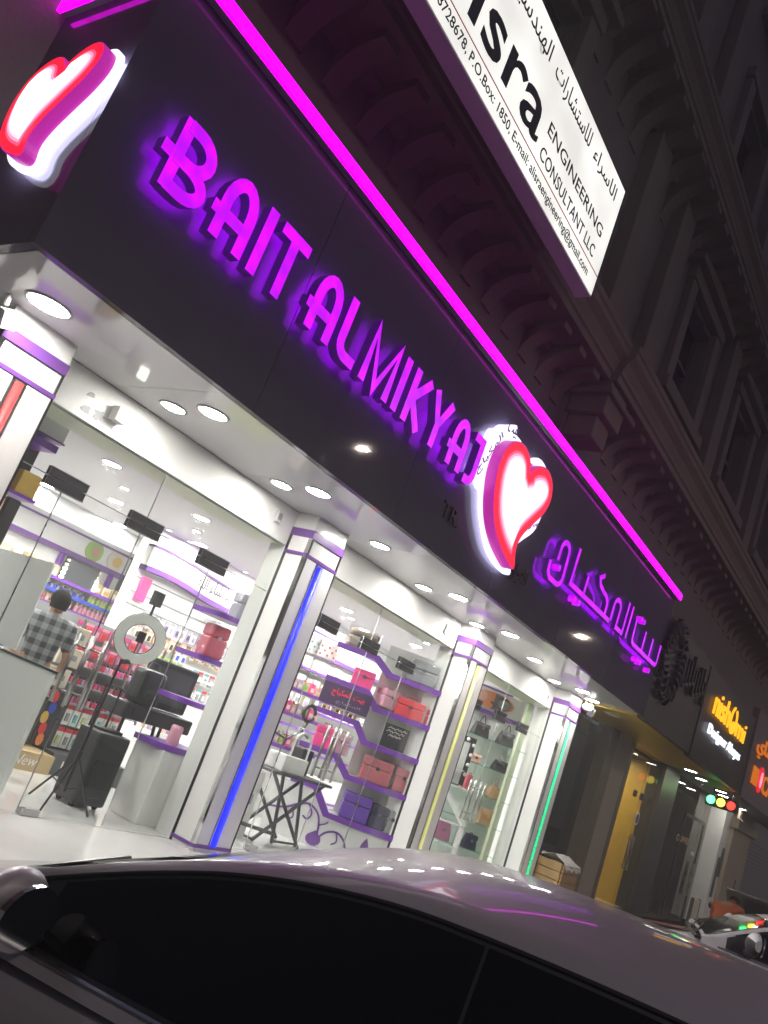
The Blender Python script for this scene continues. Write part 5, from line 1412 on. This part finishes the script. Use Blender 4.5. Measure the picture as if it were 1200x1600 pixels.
# torn fixing marks
mkm = thing('wall_stain', 'torn grey sticker residue on the bulkhead beside the square wall light', 'stain', (3.28, 5.308, 1.5))
for k in range(7):
    g = G(); a = random.uniform(3.16, 3.36); z = random.uniform(1.42, 1.56)
    g.prism([(a + random.uniform(0.015, 0.05) * math.cos(R(t)), z + random.uniform(0.01, 0.035) * math.sin(R(t))) for t in range(0, 360, 45)], XZ, 5.3075 - 0.0004 * k, 5.3088); obj('patch', g, 'greyp', mkm)
# wooden planter
pw = thing('wooden_planter', 'slatted wooden planter box with fabric hanging over it right of the green-lit column', 'planter', (13.0, 4.9, FLOOR))
pz = FLOOR
for k in range(5):
    g = G(); g.box(12.72, 13.36, 4.66, 4.69, pz + 0.02 + 0.125 * k, pz + 0.135 + 0.125 * k); obj('slat', g, 'wood', pw, bevel=0.004)
    g = G(); g.box(12.69, 12.72, 4.69, 5.14, pz + 0.02 + 0.125 * k, pz + 0.135 + 0.125 * k); obj('slat', g, 'wood', pw, bevel=0.004)
    g = G(); g.box(13.36, 13.39, 4.69, 5.14, pz + 0.02 + 0.125 * k, pz + 0.135 + 0.125 * k); obj('slat', g, 'wood', pw, bevel=0.004)
g = G(); g.box(12.72, 13.36, 4.70, 5.14, pz + 0.02, pz + 0.52); obj('filling', g, 'brownwall', pw)
g = G(); rows = []
for i in range(13):
    x = 12.70 + 0.70 * i / 12
    rows.append([(x, 5.05, pz + 0.66 + 0.05 * math.sin(i * 1.3)), (x, 4.85, pz + 0.70 + 0.05 * math.sin(i * 1.9 + 1)), (x, 4.67, pz + 0.655 + 0.01 * math.sin(i)), (x, 4.645, pz + 0.60 - 0.05 * abs(math.sin(i * 0.9)))])
g.grid(rows); obj('cloth', g, 'fabric', pw, smooth=True)
# utility box before the coffee shop
ub = thing('utility_box', 'small pale board leaning by the coffee shop door', 'board', (22.0, 4.9, ROAD + 0.17))
g = G(); g.box(21.7, 22.3, 4.9, 4.95, ROAD + 0.30, -0.72); obj('board', g, 'cream', ub)
for a in (21.66, 22.302):
    g = G(); g.box(a, a + 0.038, 4.89, 4.96, ROAD + 0.17, -0.70); obj('leg', g, 'brownwall', ub)

# ================================================================ street lamps opposite (their reflections show in the fascia)
def lamp_post(label, x, y, h):
    t = thing('street_lamp', label, 'street lamp', (x, y, ROAD), 'street lamps across the car park')
    g = G(); g.tube([(0, 0, 0), (0, 0, h - 0.4), (0, 0.1, h - 0.1), (0, 0.5, h), (0, 1.2, h + 0.05)], [0.09, 0.06, 0.055, 0.05, 0.04], 10); obj('pole', g, 'alu', t, world=False)
    g = G(); g.box(-0.14, 0.14, 1.1, 1.75, h + 0.0, h + 0.10); obj('head', g, 'greyp', t, world=False, bevel=0.02)
    g = G(); g.box(-0.07, 0.07, 1.30, 1.56, h - 0.012, h - 0.002); obj('lens', g, 'street', t, world=False)
    return t
s0 = lamp_post('tall street lamp standing in the car park across from the stepped display', 18.5, -9.4, 9.6)
dup(s0, (38.0, -9.4, ROAD), 'tall street lamp farther along the car park, level with the end shops')
dup(s0, (-2.0, -9.4, ROAD), 'tall street lamp behind the silver car')
# ================================================================ cars
def paint(name, col, metal=0.55, rough=0.32):
    return mat(name, col, rough, metal=metal, var=0.04, scale=300, coat=0.5, rvar=0.05)
M['silver'] = paint('silver_grey_paint', (0.36, 0.335, 0.35), 0.35, 0.42)
M['whitep'] = paint('white_car_paint', (0.72, 0.71, 0.69), 0.0, 0.3)
M['greycar'] = paint('grey_car_paint', (0.17, 0.17, 0.18))
M['maroon'] = paint('maroon_reflection', (0.16, 0.012, 0.012), 0.1)
M['carglass'] = mat('tinted_car_glass', (0.003, 0.003, 0.004), 0.05, var=0.1, spec=0.22)
M['headl'] = mat('headlight_lens', (0.55, 0.56, 0.58), 0.08, var=0.05)
M['taill'] = mat('tail_light_lens', (0.35, 0.01, 0.01), 0.12, var=0.05)

ZR = ([-2.15, -1.85, -1.5, -1.1, -0.6, 0.0, 0.30, 0.47, 0.78, 1.0, 1.2, 1.4, 1.56], [1.00, 1.10, 1.215, 1.30, 1.345, 1.355, 1.350, 1.342, 1.285, 1.210, 1.125, 1.03, 0.945])
ZC = ([-2.15, -1.85, -1.5, -1.1, -0.6, 0.0, 0.30, 0.50, 0.72, 0.90, 1.1, 1.35, 1.60], [1.02, 1.15, 1.29, 1.385, 1.425, 1.432, 1.425, 1.405, 1.345, 1.265, 1.175, 1.06, 0.945])
def sm(x, T):
    return sum(np.interp(x + d, T[0], T[1]) for d in (-0.12, -0.06, 0, 0.06, 0.12)) / 5
def zr(x): return sm(x, ZR)
def zc(x): return max(sm(x, ZC), zr(x) + 0.004)
BELT = 0.93
def yr(x): return 0.90 - 0.215 * max(0.0, (zr(x) - BELT)) / 0.42 - 0.02 * max(0, abs(x) - 1.0)
def side(x, z, off=0.0):
    t = (z - BELT) / 0.42
    return 0.90 - 0.02 * max(0, abs(x) - 1.0) - 0.215 * t + 0.018 * math.sin(math.pi * min(1, max(0, t))) + off
def roofz(x, y):
    a = abs(y) / yr(x)
    return zc(x) - (zc(x) - zr(x)) * min(1, a) ** 2.1
def car(name, label, cat, loc, rz, pm_, stripe=None, hood_open=False):
    t = thing(name, label, cat, loc, None, rz)
    # lower body
    st_ = [(2.36, 0.50, 0.56, 0.50, 0.30), (2.33, 0.66, 0.66, 0.60, 0.24), (2.20, 0.80, 0.75, 0.69, 0.20), (1.95, 0.88, 0.83, 0.77, 0.19), (1.60, 0.905, 0.895, 0.84, 0.19), (1.35, 0.915, 0.93, 0.885, 0.19), (0.9, 0.92, 0.935, 0.915, 0.19), (0.0, 0.925, 0.94, 0.922, 0.19),
           (-0.9, 0.925, 0.95, 0.928, 0.19), (-1.6, 0.915, 0.97, 0.93, 0.19), (-2.0, 0.90, 0.99, 0.93, 0.20), (-2.4, 0.86, 0.99, 0.91, 0.24), (-2.55, 0.78, 0.95, 0.85, 0.30), (-2.60, 0.60, 0.86, 0.78, 0.34)]
    rows = []
    for x, hw, zt, zs, zb_ in st_:
        half = [(0, zb_), (hw * 0.80, zb_), (hw * 0.96, zb_ + 0.10), (hw, zb_ + (zs - zb_) * 0.5), (hw * 1.0, zs - 0.10), (hw * 0.985, zs - 0.02), (hw * 0.93, zs + (zt - zs) * 0.25), (hw * 0.55, zt - 0.012), (0, zt)]
        rows.append([(x, y, z) for y, z in half] + [(x, -y, z) for y, z in half[-2:0:-1]])
    g = G(); g.grid(rows, close=True); n = len(rows[0])
    g.add(rows[0], [tuple(range(n))]); g.add(rows[-1], [tuple(range(n))])
    obj('body', g, pm_, t, world=False, smooth=True, sub=2)
    # cabin shell
    X_ = [1.56 - 0.04 * i for i in range(93)]
    rows = []
    for x in X_:
        r = []
        zz = zr(x)
        for k in range(7):
            z = 0.90 + (zz - 0.90) * k / 6
            r.append((x, side(x, z), z))
        for k in range(1, 16):
            y = yr(x) * (1 - 2 * k / 16)
            r.append((x, y, roofz(x, y)))
        for k in range(6, -1, -1):
            z = 0.90 + (zz - 0.90) * k / 6
            r.append((x, -side(x, z), z))
        rows.append(r)
    g = G(); g.grid(rows)
    obj('cabin', g, pm_, t, world=False, smooth=True)
    # windscreen and rear window
    for nm, xa, xb in (('windscreen', 1.0, 1.53), ('rear_window', -2.05, -1.22)):
        rows = []
        for i in range(15):
            x = xa + (xb - xa) * i / 14
            hw = yr(x) - 0.065
            rows.append([(x + (0.004 if xa > 0 else -0.004), hw * (1 - 2 * k / 14), roofz(x, hw * (1 - 2 * k / 14)) + 0.006) for k in range(15)])
        g = G(); g.grid(rows); obj(nm, g, 'carglass', t, world=False, smooth=True)
    # side windows with a dark surround
    for s in (1, -1):
        def strip(xa, xb, zlo, top, off, n=26):
            rows = []
            for i in range(n + 1):
                x = xa + (xb - xa) * i / n
                zt = max(zlo + 0.004, zr(x) - top)
                rows.append([(x, s * side(x, zlo + (zt - zlo) * k / 4, off), zlo + (zt - zlo) * k / 4) for k in range(5)])
            g = G(); g.grid(rows); return g
        obj('window_surround', strip(-1.72, 1.36, 0.938, 0.030, 0.003, 40), 'black', t, world=False, smooth=True)
        for xa, xb in ((0.235, 1.20), (-0.97, 0.226), (-1.45, -0.98)):
            obj('side_window', strip(xa, xb, 0.950, 0.040, 0.006), 'carglass', t, world=False, smooth=True)
        g = G(); g.tube([(1.42 - 0.1 * i, s * (side(1.4 - 0.1 * i, 0.936) + 0.006), 0.934) for i in range(32)], 0.007, 6); obj('belt_trim', g, 'alu', t, world=False)
        g = G(); g.tube([(x_, s * (side(x_, zr(x_) - 0.026) + 0.006), zr(x_) - 0.026) for x_ in [1.30 - 0.06 * i for i in range(50)]], 0.006, 6); obj('window_trim', g, 'blackmetal', t, world=False, smooth=True)
        # mirror
        P = []
        rows = []
        for i in range(9):
            u = i / 8
            y = 0.955 + 0.245 * u
            k = math.sin(math.pi * (0.12 + 0.80 * u)) ** 0.55
            hh, ww = 0.088 * k, 0.075 * k
            rows.append([(1.15 + 0.03 * (1 - u) + ww * math.cos(R(a)) * (1.0 if math.cos(R(a)) > 0 else 0.45), s * y, 1.045 + 0.012 * u + hh * math.sin(R(a))) for a in range(0, 360, 24)])
        g = G(); g.grid(rows, close=True); n = len(rows[0]); g.add(rows[0], [tuple(range(n))]); g.add(rows[-1], [tuple(range(n))])
        g.m = [1 if math.sin(R(((i_ % n) + 0.5) * 24)) < 0.25 and i_ < 8 * n else 0 for i_ in range(len(g.f))]
        mi = obj('mirror', g, [pm_, 'black'], t, world=False, smooth=True)
        g = G(); g.tube([(1.20, s * 0.89, 0.965), (1.18, s * 0.97, 0.985)], 0.03, 8); obj('mount', g, 'black', mi, world=False)
        g = G(); g.prism([(s * (0.985 + 0.19 * (0.5 + 0.5 * math.cos(R(a)))), 1.052 + 0.068 * math.sin(R(a))) for a in range(0, 360, 20)], lambda u, v, d: (d, u, v), 1.105, 1.118); obj('mirror_glass', g, 'chrome', mi, world=False)
        # wheels
        for x in (1.48, -1.42):
            g = G(); g.lathe([(0.20, s * 0.74), (0.31, s * 0.74), (0.325, s * 0.78), (0.325, s * 0.90), (0.31, s * 0.935), (0.21, s * 0.935)], (x, 0, 0.325), 28, 0, 'y'); w_ = obj('wheel', g, 'tyre', t, world=False, smooth=True)
            g = G(); g.lathe([(0.20, s * 0.936), (0.19, s * 0.915), (0.05, s * 0.925), (0.03, s * 0.94), (0.001, s * 0.94)], (x, 0, 0.325), 20, 0, 'y'); obj('rim', g, 'alu', w_, world=False)
            g = G(); g.ribbon(arc(x, 0.325, 0.365, 0.365, -10, 190, 18), 0.075, lambda u, v, d: (u, d, v), s * 0.80, s * 0.934, (0, 0, 0)); obj('wheel_arch', g, 'black', t, world=False)
        # doors seams, handles, lamps
        for x in (0.215, 1.28, -0.98):
            g = G(); g.box(x - 0.003, x + 0.003, s * 0.9265 - 0.004, s * 0.9265 + 0.004, 0.32, 0.86); obj('door_seam', g, 'black', t, world=False)
        for x in (0.34, -0.80):
            g = G(); g.tube([(x, s * 0.935, 0.82), (x + 0.03, s * 0.955, 0.825), (x + 0.15, s * 0.955, 0.825), (x + 0.18, s * 0.935, 0.82)], 0.012, 6); obj('door_handle', g, pm_, t, world=False, smooth=True)
        g = G(); g.lathe([(0.001, -0.13), (0.06, -0.09), (0.075, 0), (0.06, 0.09), (0.001, 0.13)], (2.20, s * 0.62, 0.64), 12, 0, 'y'); obj('headlight', g, 'headl', t, world=False, smooth=True)
        g = G(); g.lathe([(0.001, -0.13), (0.06, -0.09), (0.07, 0), (0.06, 0.09), (0.001, 0.13)], (-2.50, s * 0.66, 0.84), 12, 0, 'y'); obj('tail_light', g, 'taill', t, world=False, smooth=True)
    # cowl strip and wipers
    g = G(); g.box(1.50, 1.60, -0.74, 0.74, 0.925, 0.946); obj('cowl', g, 'black', t, world=False)
    for y0 in (0.55, -0.1):
        g = G(); g.tube([(1.58, y0, 0.955), (1.50, y0 - 0.50, roofz(1.5, 0.3) + 0.022)], 0.009, 6); obj('wiper', g, 'blackmetal', t, world=False)
    g = G(); g.box(2.345, 2.375, -0.36, 0.36, 0.46, 0.56); obj('grille', g, 'black', t, world=False)
    if stripe:
        g = G()
        rows = [[(x, -0.20 - 0.04 * (x - 1.4), 0), (x, -0.62, 0)] for x in (1.58, 1.75, 1.95, 2.10, 2.2)]
        zt = [0.905, 0.88, 0.845, 0.80, 0.765]
        rows = [[(a[0], y, z + 0.006 - 0.012 * abs(y) / 0.6) for y in (-0.15, -0.40, -0.66)] for a, z in zip([r[0] for r in rows], zt)]
        g.grid(rows); obj('bonnet_reflection', g, stripe, t, world=False, smooth=True)  # maroon strip stands in for a dark red reflection on the bonnet
    if hood_open:
        g = G(); rows = [[(1.58 + 0.8 * i / 6 * math.cos(R(33)), y, 0.95 + 0.95 * i / 6 * math.sin(R(33)) - 0.05 * abs(y)) for y in (-0.75, -0.4, 0, 0.4, 0.75)] for i in range(7)]
        g.grid(rows); q = obj('bonnet', g, pm_, t, world=False, smooth=True); so = q.modifiers.new('s', 'SOLIDIFY'); so.thickness = 0.03
        g = G(); g.box(1.68, 2.2, -0.62, 0.62, 0.86, 0.905); obj('engine_bay', g, 'black', t, world=False)
        g = G(); g.tube([(2.1, 0.6, 0.88), (1.95, 0.6, 1.42)], 0.008, 6); obj('prop_rod', g, 'alu', t, world=False)
    return t
RZ = math.atan2(0.957, -0.289)
def nc(n, c): return (0.957 * n - 0.289 * c, 0.289 * n + 0.957 * c, ROAD)
car('parked_car', 'silver grey car with dark tinted side windows, nearest to the camera', 'car', nc(2.80, 0.0), RZ, 'silver')
wc = car('parked_car', 'white car with dark red reflection painted on its bonnet, parked beyond the silver car', 'car', nc(9.52, -2.30), RZ, 'whitep', 'maroon')
wc.scale = (1, 1, 1.13)
gc = car('parked_car', 'grey car with its bonnet raised near the coffee shop', 'car', (18.9, 2.55, ROAD), math.pi, 'greycar', None, True)
g = G(); g.tube([(2.0, -0.7, 0.84), (1.96, -0.7, 1.62)], 0.006, 5); obj('antenna', g, 'blackmetal', gc, world=False)

# ================================================================ people
def skin(name, chains, m, parent, sub=2):
    """one continuous skinned surface; chains: lists of (key, xyz, radius), shared keys join"""
    idx = {}; V = []; Rr = []; E = []
    for ch in chains:
        prev = None
        for key, p, r in ch:
            if key not in idx:
                idx[key] = len(V); V.append(p); Rr.append(r)
            if prev is not None:
                E.append((idx[prev], idx[key]))
            prev = key
    me = bpy.data.meshes.new(name)
    me.from_pydata(V, E, [])
    o = bpy.data.objects.new(name, me); COL.objects.link(o); o.parent = parent
    me.materials.append(M[m])
    o.modifiers.new('skin', 'SKIN').use_smooth_shade = True
    sv = me.skin_vertices[0].data if me.skin_vertices else None
    if sv is None:
        bm = bmesh.new(); bm.from_mesh(me); bm.verts.layers.skin.verify(); bm.to_mesh(me); bm.free()
        sv = me.skin_vertices[0].data
    for i, r in enumerate(Rr):
        sv[i].radius = r if isinstance(r, tuple) else (r, r)
        sv[i].use_root = (i == 0)
    s = o.modifiers.new('sub', 'SUBSURF'); s.levels = sub; s.render_levels = sub
    return o
def lerp(a, b, t): return tuple(a[i] + (b[i] - a[i]) * t for i in range(3))
def person(label, loc, rz, J, shirt, trousers, hair_m, cap=None):
    """J: joint positions facing +y"""
    t = thing('person', label, 'person', loc, None, rz)
    up = (Vector(J['head']) - Vector(J['neck'])).normalized()
    fw = Vector(J.get('face', (0, 1, 0))).normalized()
    lat = fw.cross(up).normalized()
    hd_ = Vector(J['head'])
    P = lambda a, b, c_: tuple(hd_ + lat * a + fw * b + up * c_)
    ch = [[('pel', J['pel'], (0.13, 0.095)), ('sp', J['sp'], (0.125, 0.09)), ('ch', J['ch'], (0.145, 0.10)), ('nk', J['neck'], 0.052), ('h0', P(0, 0.005, -0.07), (0.055, 0.06)), ('h1', P(0, 0.012, 0.01), (0.072, 0.088)), ('h2', P(0, 0.0, 0.075), (0.072, 0.086)), ('h3', P(0, -0.005, 0.115), 0.045)]]
    for s in ('l', 'r'):
        ch.append([('ch', J['ch'], 0.14), (s + 'sh', J[s + 'sh'], 0.058), (s + 'el', J[s + 'el'], 0.042), (s + 'wr', J[s + 'wr'], 0.028), (s + 'pm', J[s + 'pm'], (0.036, 0.02))])
        w, p_ = Vector(J[s + 'wr']), Vector(J[s + 'pm'])
        d = (p_ - w).normalized(); q = d.cross(Vector((0, 0, 1)) if abs(d.z) < 0.9 else Vector((0, 1, 0))).normalized(); dn = d.cross(q)
        for k, (off, ln) in enumerate(((-0.027, 0.068), (-0.009, 0.078), (0.009, 0.074), (0.027, 0.058))):
            b_ = p_ + q * off + d * 0.012
            ch.append([(s + 'pm', tuple(p_), 0.02), (s + 'f%da' % k, tuple(b_ + d * 0.02), 0.0095), (s + 'f%db' % k, tuple(b_ + d * ln * 0.6 + dn * 0.010), 0.0085), (s + 'f%dc' % k, tuple(b_ + d * ln + dn * 0.028), 0.0075)])
        tb = lerp(J[s + 'wr'], J[s + 'pm'], 0.35)
        ch.append([(s + 'wr', J[s + 'wr'], 0.028), (s + 't1', tuple(Vector(tb) + q * -0.035), 0.011), (s + 't2', tuple(Vector(tb) + q * -0.052 + d * 0.035), 0.009)])
        ch.append([('pel', J['pel'], 0.12), (s + 'hp', J[s + 'hp'], 0.085), (s + 'kn', J[s + 'kn'], 0.058), (s + 'an', J[s + 'an'], 0.042), (s + 'to', J[s + 'to'], (0.04, 0.028))])
    body = skin('body', ch, 'skin', t)
    # clothes
    sh = [[('ch', J['ch'], (0.165, 0.12)), ('sp', J['sp'], (0.148, 0.112)), ('pe', lerp(J['pel'], J['sp'], -0.35), (0.160, 0.122))], [('ch', J['ch'], 0.16), ('n', lerp(J['ch'], J['neck'], 0.98), 0.074)]]
    for s in ('l', 'r'):
        sh.append([('ch', J['ch'], 0.16), (s + 'sh', J[s + 'sh'], 0.078), (s + 'e', lerp(J[s + 'sh'], J[s + 'el'], 0.85), 0.068)])
    skin('shirt', sh, shirt, t)
    nk = Vector(J['neck']); ax_ = (nk - Vector(J['ch'])).normalized(); a_ = ax_.cross(Vector((1, 0, 0))).normalized(); b2 = ax_.cross(a_)
    g = G(); g.tube([tuple(nk - ax_ * 0.012 + (a_ * math.cos(R(q)) + b2 * math.sin(R(q))) * 0.064) for q in range(0, 361, 24)], 0.017, 6); obj('collar', g, shirt, t, world=False, smooth=True)
    tr = [[('pe', J['pel'], (0.148, 0.112)), ('pw', lerp(J['pel'], J['sp'], 0.35), (0.143, 0.105))]]
    for s in ('l', 'r'):
        tr.append([('pe', J['pel'], 0.14), (s + 'hp', J[s + 'hp'], 0.10), (s + 'kn', J[s + 'kn'], 0.075), (s + 'an', lerp(J[s + 'kn'], J[s + 'an'], 0.92), 0.062)])
    skin('trousers', tr, trousers, t)
    for s in ('l', 'r'):
        a, b_ = J[s + 'an'], J[s + 'to']
        skin('shoe', [[('a', lerp(a, b_, -0.25), (0.045, 0.035)), ('b', lerp(a, b_, 0.5), (0.05, 0.032)), ('c', lerp(a, b_, 1.25), (0.042, 0.024))]], 'black', t, 2)
    # hair as a cap over the back and top of the skull
    g = G(); rows = []
    for i in range(11):
        th = R(2 + i * 14)
        r = []
        for k in range(17):
            ph = R(k * 360 / 16)
            fr_ = math.sin(ph)
            lim = th if fr_ < 0.25 else min(th, R(64))
            sr = math.sin(min(lim, R(90))) - 0.22 * max(0.0, lim - R(90))
            zz = 0.105 * math.cos(lim) if lim < R(90) else -0.095 * (lim - R(90))
            r.append(P(0.090 * sr * math.cos(ph), 0.112 * sr * math.sin(ph) - 0.008, 0.045 + zz))
        rows.append(r)
    g.grid(rows); obj('hair', g, hair_m, t, world=False, smooth=True)
    # ears, nose, eyes, mouth
    for s in (1, -1):
        g = G(); g.lathe([(0.001, -0.008), (0.018, -0.005), (0.024, 0), (0.018, 0.005), (0.001, 0.008)], P(s * 0.078, -0.005, 0.0), 10, 0, 'x'); obj('ear', g, 'skin', t, world=False, smooth=True)
        g = G(); g.lathe([(0.001, -0.009), (0.008, -0.005), (0.010, 0), (0.008, 0.005), (0.001, 0.009)], P(s * 0.031, 0.094, 0.012), 8); obj('eye', g, 'whitebox', t, world=False, smooth=True)
    g = G(); g.grid([[P(-0.008, 0.095, 0.012), P(0, 0.101, 0.012), P(0.008, 0.095, 0.012)], [P(-0.012, 0.096, -0.012), P(0, 0.115, -0.014), P(0.012, 0.096, -0.012)], [P(-0.016, 0.094, -0.03), P(0, 0.106, -0.032), P(0.016, 0.094, -0.03)]]); obj('nose', g, 'skin', t, world=False, smooth=True)
    g = G(); g.tube([P(-0.022, 0.082, -0.052), P(0, 0.09, -0.054), P(0.022, 0.082, -0.052)], 0.005, 6); obj('mouth', g, 'rose', t, world=False)
    if cap:
        g = G(); rows = []
        for i in range(6):
            th = R(2 + i * 17)
            rows.append([P(0.09 * math.sin(th) * math.cos(R(k * 22.5)), 0.108 * math.sin(th) * math.sin(R(k * 22.5)), 0.05 + 0.10 * math.cos(th)) for k in range(17)])
        g.grid(rows); g.prism([(0.07 * math.cos(R(a)), 0.085 + 0.09 * math.sin(R(a))) for a in range(0, 181, 20)], lambda u, v, d: P(u, v, d), 0.045, 0.055)
        obj('cap', g, cap, t, world=False, smooth=True)
    return t
k = 0.93
J1 = {n_: tuple(c_ * k for c_ in p) for n_, p in dict(pel=(0, 0, 0.95), sp=(0, 0.0, 1.14), ch=(0, 0.02, 1.34), neck=(0, 0.03, 1.47), head=(0.0, 0.06, 1.57), face=(0, 1, 0),
    lsh=(-0.19, 0.02, 1.39), lel=(-0.25, 0.05, 1.12), lwr=(-0.20, 0.26, 1.04), lpm=(-0.17, 0.34, 1.03), rsh=(0.19, 0.02, 1.39), rel=(0.26, -0.02, 1.12), rwr=(0.26, 0.18, 0.98), rpm=(0.24, 0.26, 0.96),
    lhp=(-0.10, 0, 0.88), lkn=(-0.11, 0.02, 0.50), lan=(-0.11, -0.02, 0.09), lto=(-0.12, 0.12, 0.04), rhp=(0.10, 0, 0.88), rkn=(0.11, 0.02, 0.50), ran=(0.11, -0.02, 0.09), rto=(0.12, 0.12, 0.04)).items()}
person('man in a grey checked shirt seen from behind at the counter inside the shop', (4.57, 6.62, FLOOR + 0.002), R(-28), J1, 'shirt', 'denim', 'hair')
# bending man: faces +y, leaning forward
J2 = dict(pel=(0, -0.10, 0.92), sp=(0, 0.05, 1.06), ch=(0, 0.26, 1.16), neck=(0, 0.42, 1.22), head=(0.0, 0.53, 1.27), face=(0, 0.75, -0.66),
    lsh=(-0.19, 0.28, 1.17), lel=(-0.22, 0.36, 0.92), lwr=(-0.16, 0.55, 0.80), lpm=(-0.15, 0.63, 0.78), rsh=(0.19, 0.28, 1.17), rel=(0.24, 0.30, 0.90), rwr=(0.17, 0.50, 0.80), rpm=(0.16, 0.58, 0.78),
    lhp=(-0.10, -0.11, 0.86), lkn=(-0.12, -0.02, 0.48), lan=(-0.12, -0.10, 0.09), lto=(-0.12, 0.05, 0.04), rhp=(0.10, -0.11, 0.86), rkn=(0.12, 0.05, 0.48), ran=(0.13, 0.0, 0.09), rto=(0.13, 0.15, 0.04))
person('man in an orange shirt and dark cap bending over the open car bonnet', (15.55, 3.05, ROAD), R(-92), J2, 'orangeshirt', 'denim', 'hair', 'black')

# mannequin in a black abaya
mn = thing('mannequin', 'mannequin in a black abaya and headscarf behind the yellow shop glass', 'mannequin', (17.05, 5.9, FLOOR))
g = G(); g.lathe([(0.20, 0.02), (0.21, 0.3), (0.19, 0.8), (0.17, 1.05), (0.20, 1.28), (0.19, 1.36), (0.09, 1.42), (0.06, 1.46)], n=20); obj('abaya', g, 'black', mn, world=False, smooth=True)
g = G(); g.lathe([(0.06, 1.44), (0.10, 1.50), (0.115, 1.58), (0.105, 1.66), (0.06, 1.72), (0.001, 1.74)], n=18); obj('headscarf', g, 'charcoal', mn, world=False, smooth=True)
g = G(); g.lathe([(0.001, -0.10), (0.05, -0.07), (0.068, 0.0), (0.05, 0.07), (0.001, 0.09)], (-0.04, -0.055, 1.585), 14); obj('face', g, 'tan', mn, world=False, smooth=True)
for s in (1, -1):
    g = G(); g.tube([(s * 0.17, 0, 1.34), (s * 0.24, -0.02, 1.08), (s * 0.19, -0.14, 0.92)], [0.075, 0.075, 0.09], 10); obj('sleeve', g, 'black', mn, world=False, smooth=True)
g = G(); g.lathe([(0.22, 0.0), (0.22, 0.018), (0.001, 0.018)], n=20); obj('stand', g, 'alu', mn, world=False)

m2 = dup(mn, (13.7, 6.5, FLOOR), 'mannequin in a dark abaya standing deep behind the smoked glass, left one')
m3 = dup(mn, (14.35, 7.2, FLOOR), 'mannequin in a dark abaya standing deep behind the smoked glass, right one')

# ================================================================ thin haze added to soften the far building and sign glow
g = G(); g.box(-61, 141, -61, 61, ROAD - 1.3, 35)
hz = obj('haze', g, 'road')
hz['kind'] = 'stuff'
vm = bpy.data.materials.new('softening_haze')
vm.use_nodes = True
vt = vm.node_tree
vt.nodes.clear()
vo = vt.nodes.new('ShaderNodeOutputMaterial')
pv = vt.nodes.new('ShaderNodeVolumePrincipled')
pv.inputs['Color'].default_value = (0.9, 0.9, 0.9, 1)
pv.inputs['Density'].default_value = 0.009
pv.inputs['Anisotropy'].default_value = 0.6
vt.links.new(pv.outputs[0], vo.inputs['Volume'])
hz.data.materials.clear()
hz.data.materials.append(vm)
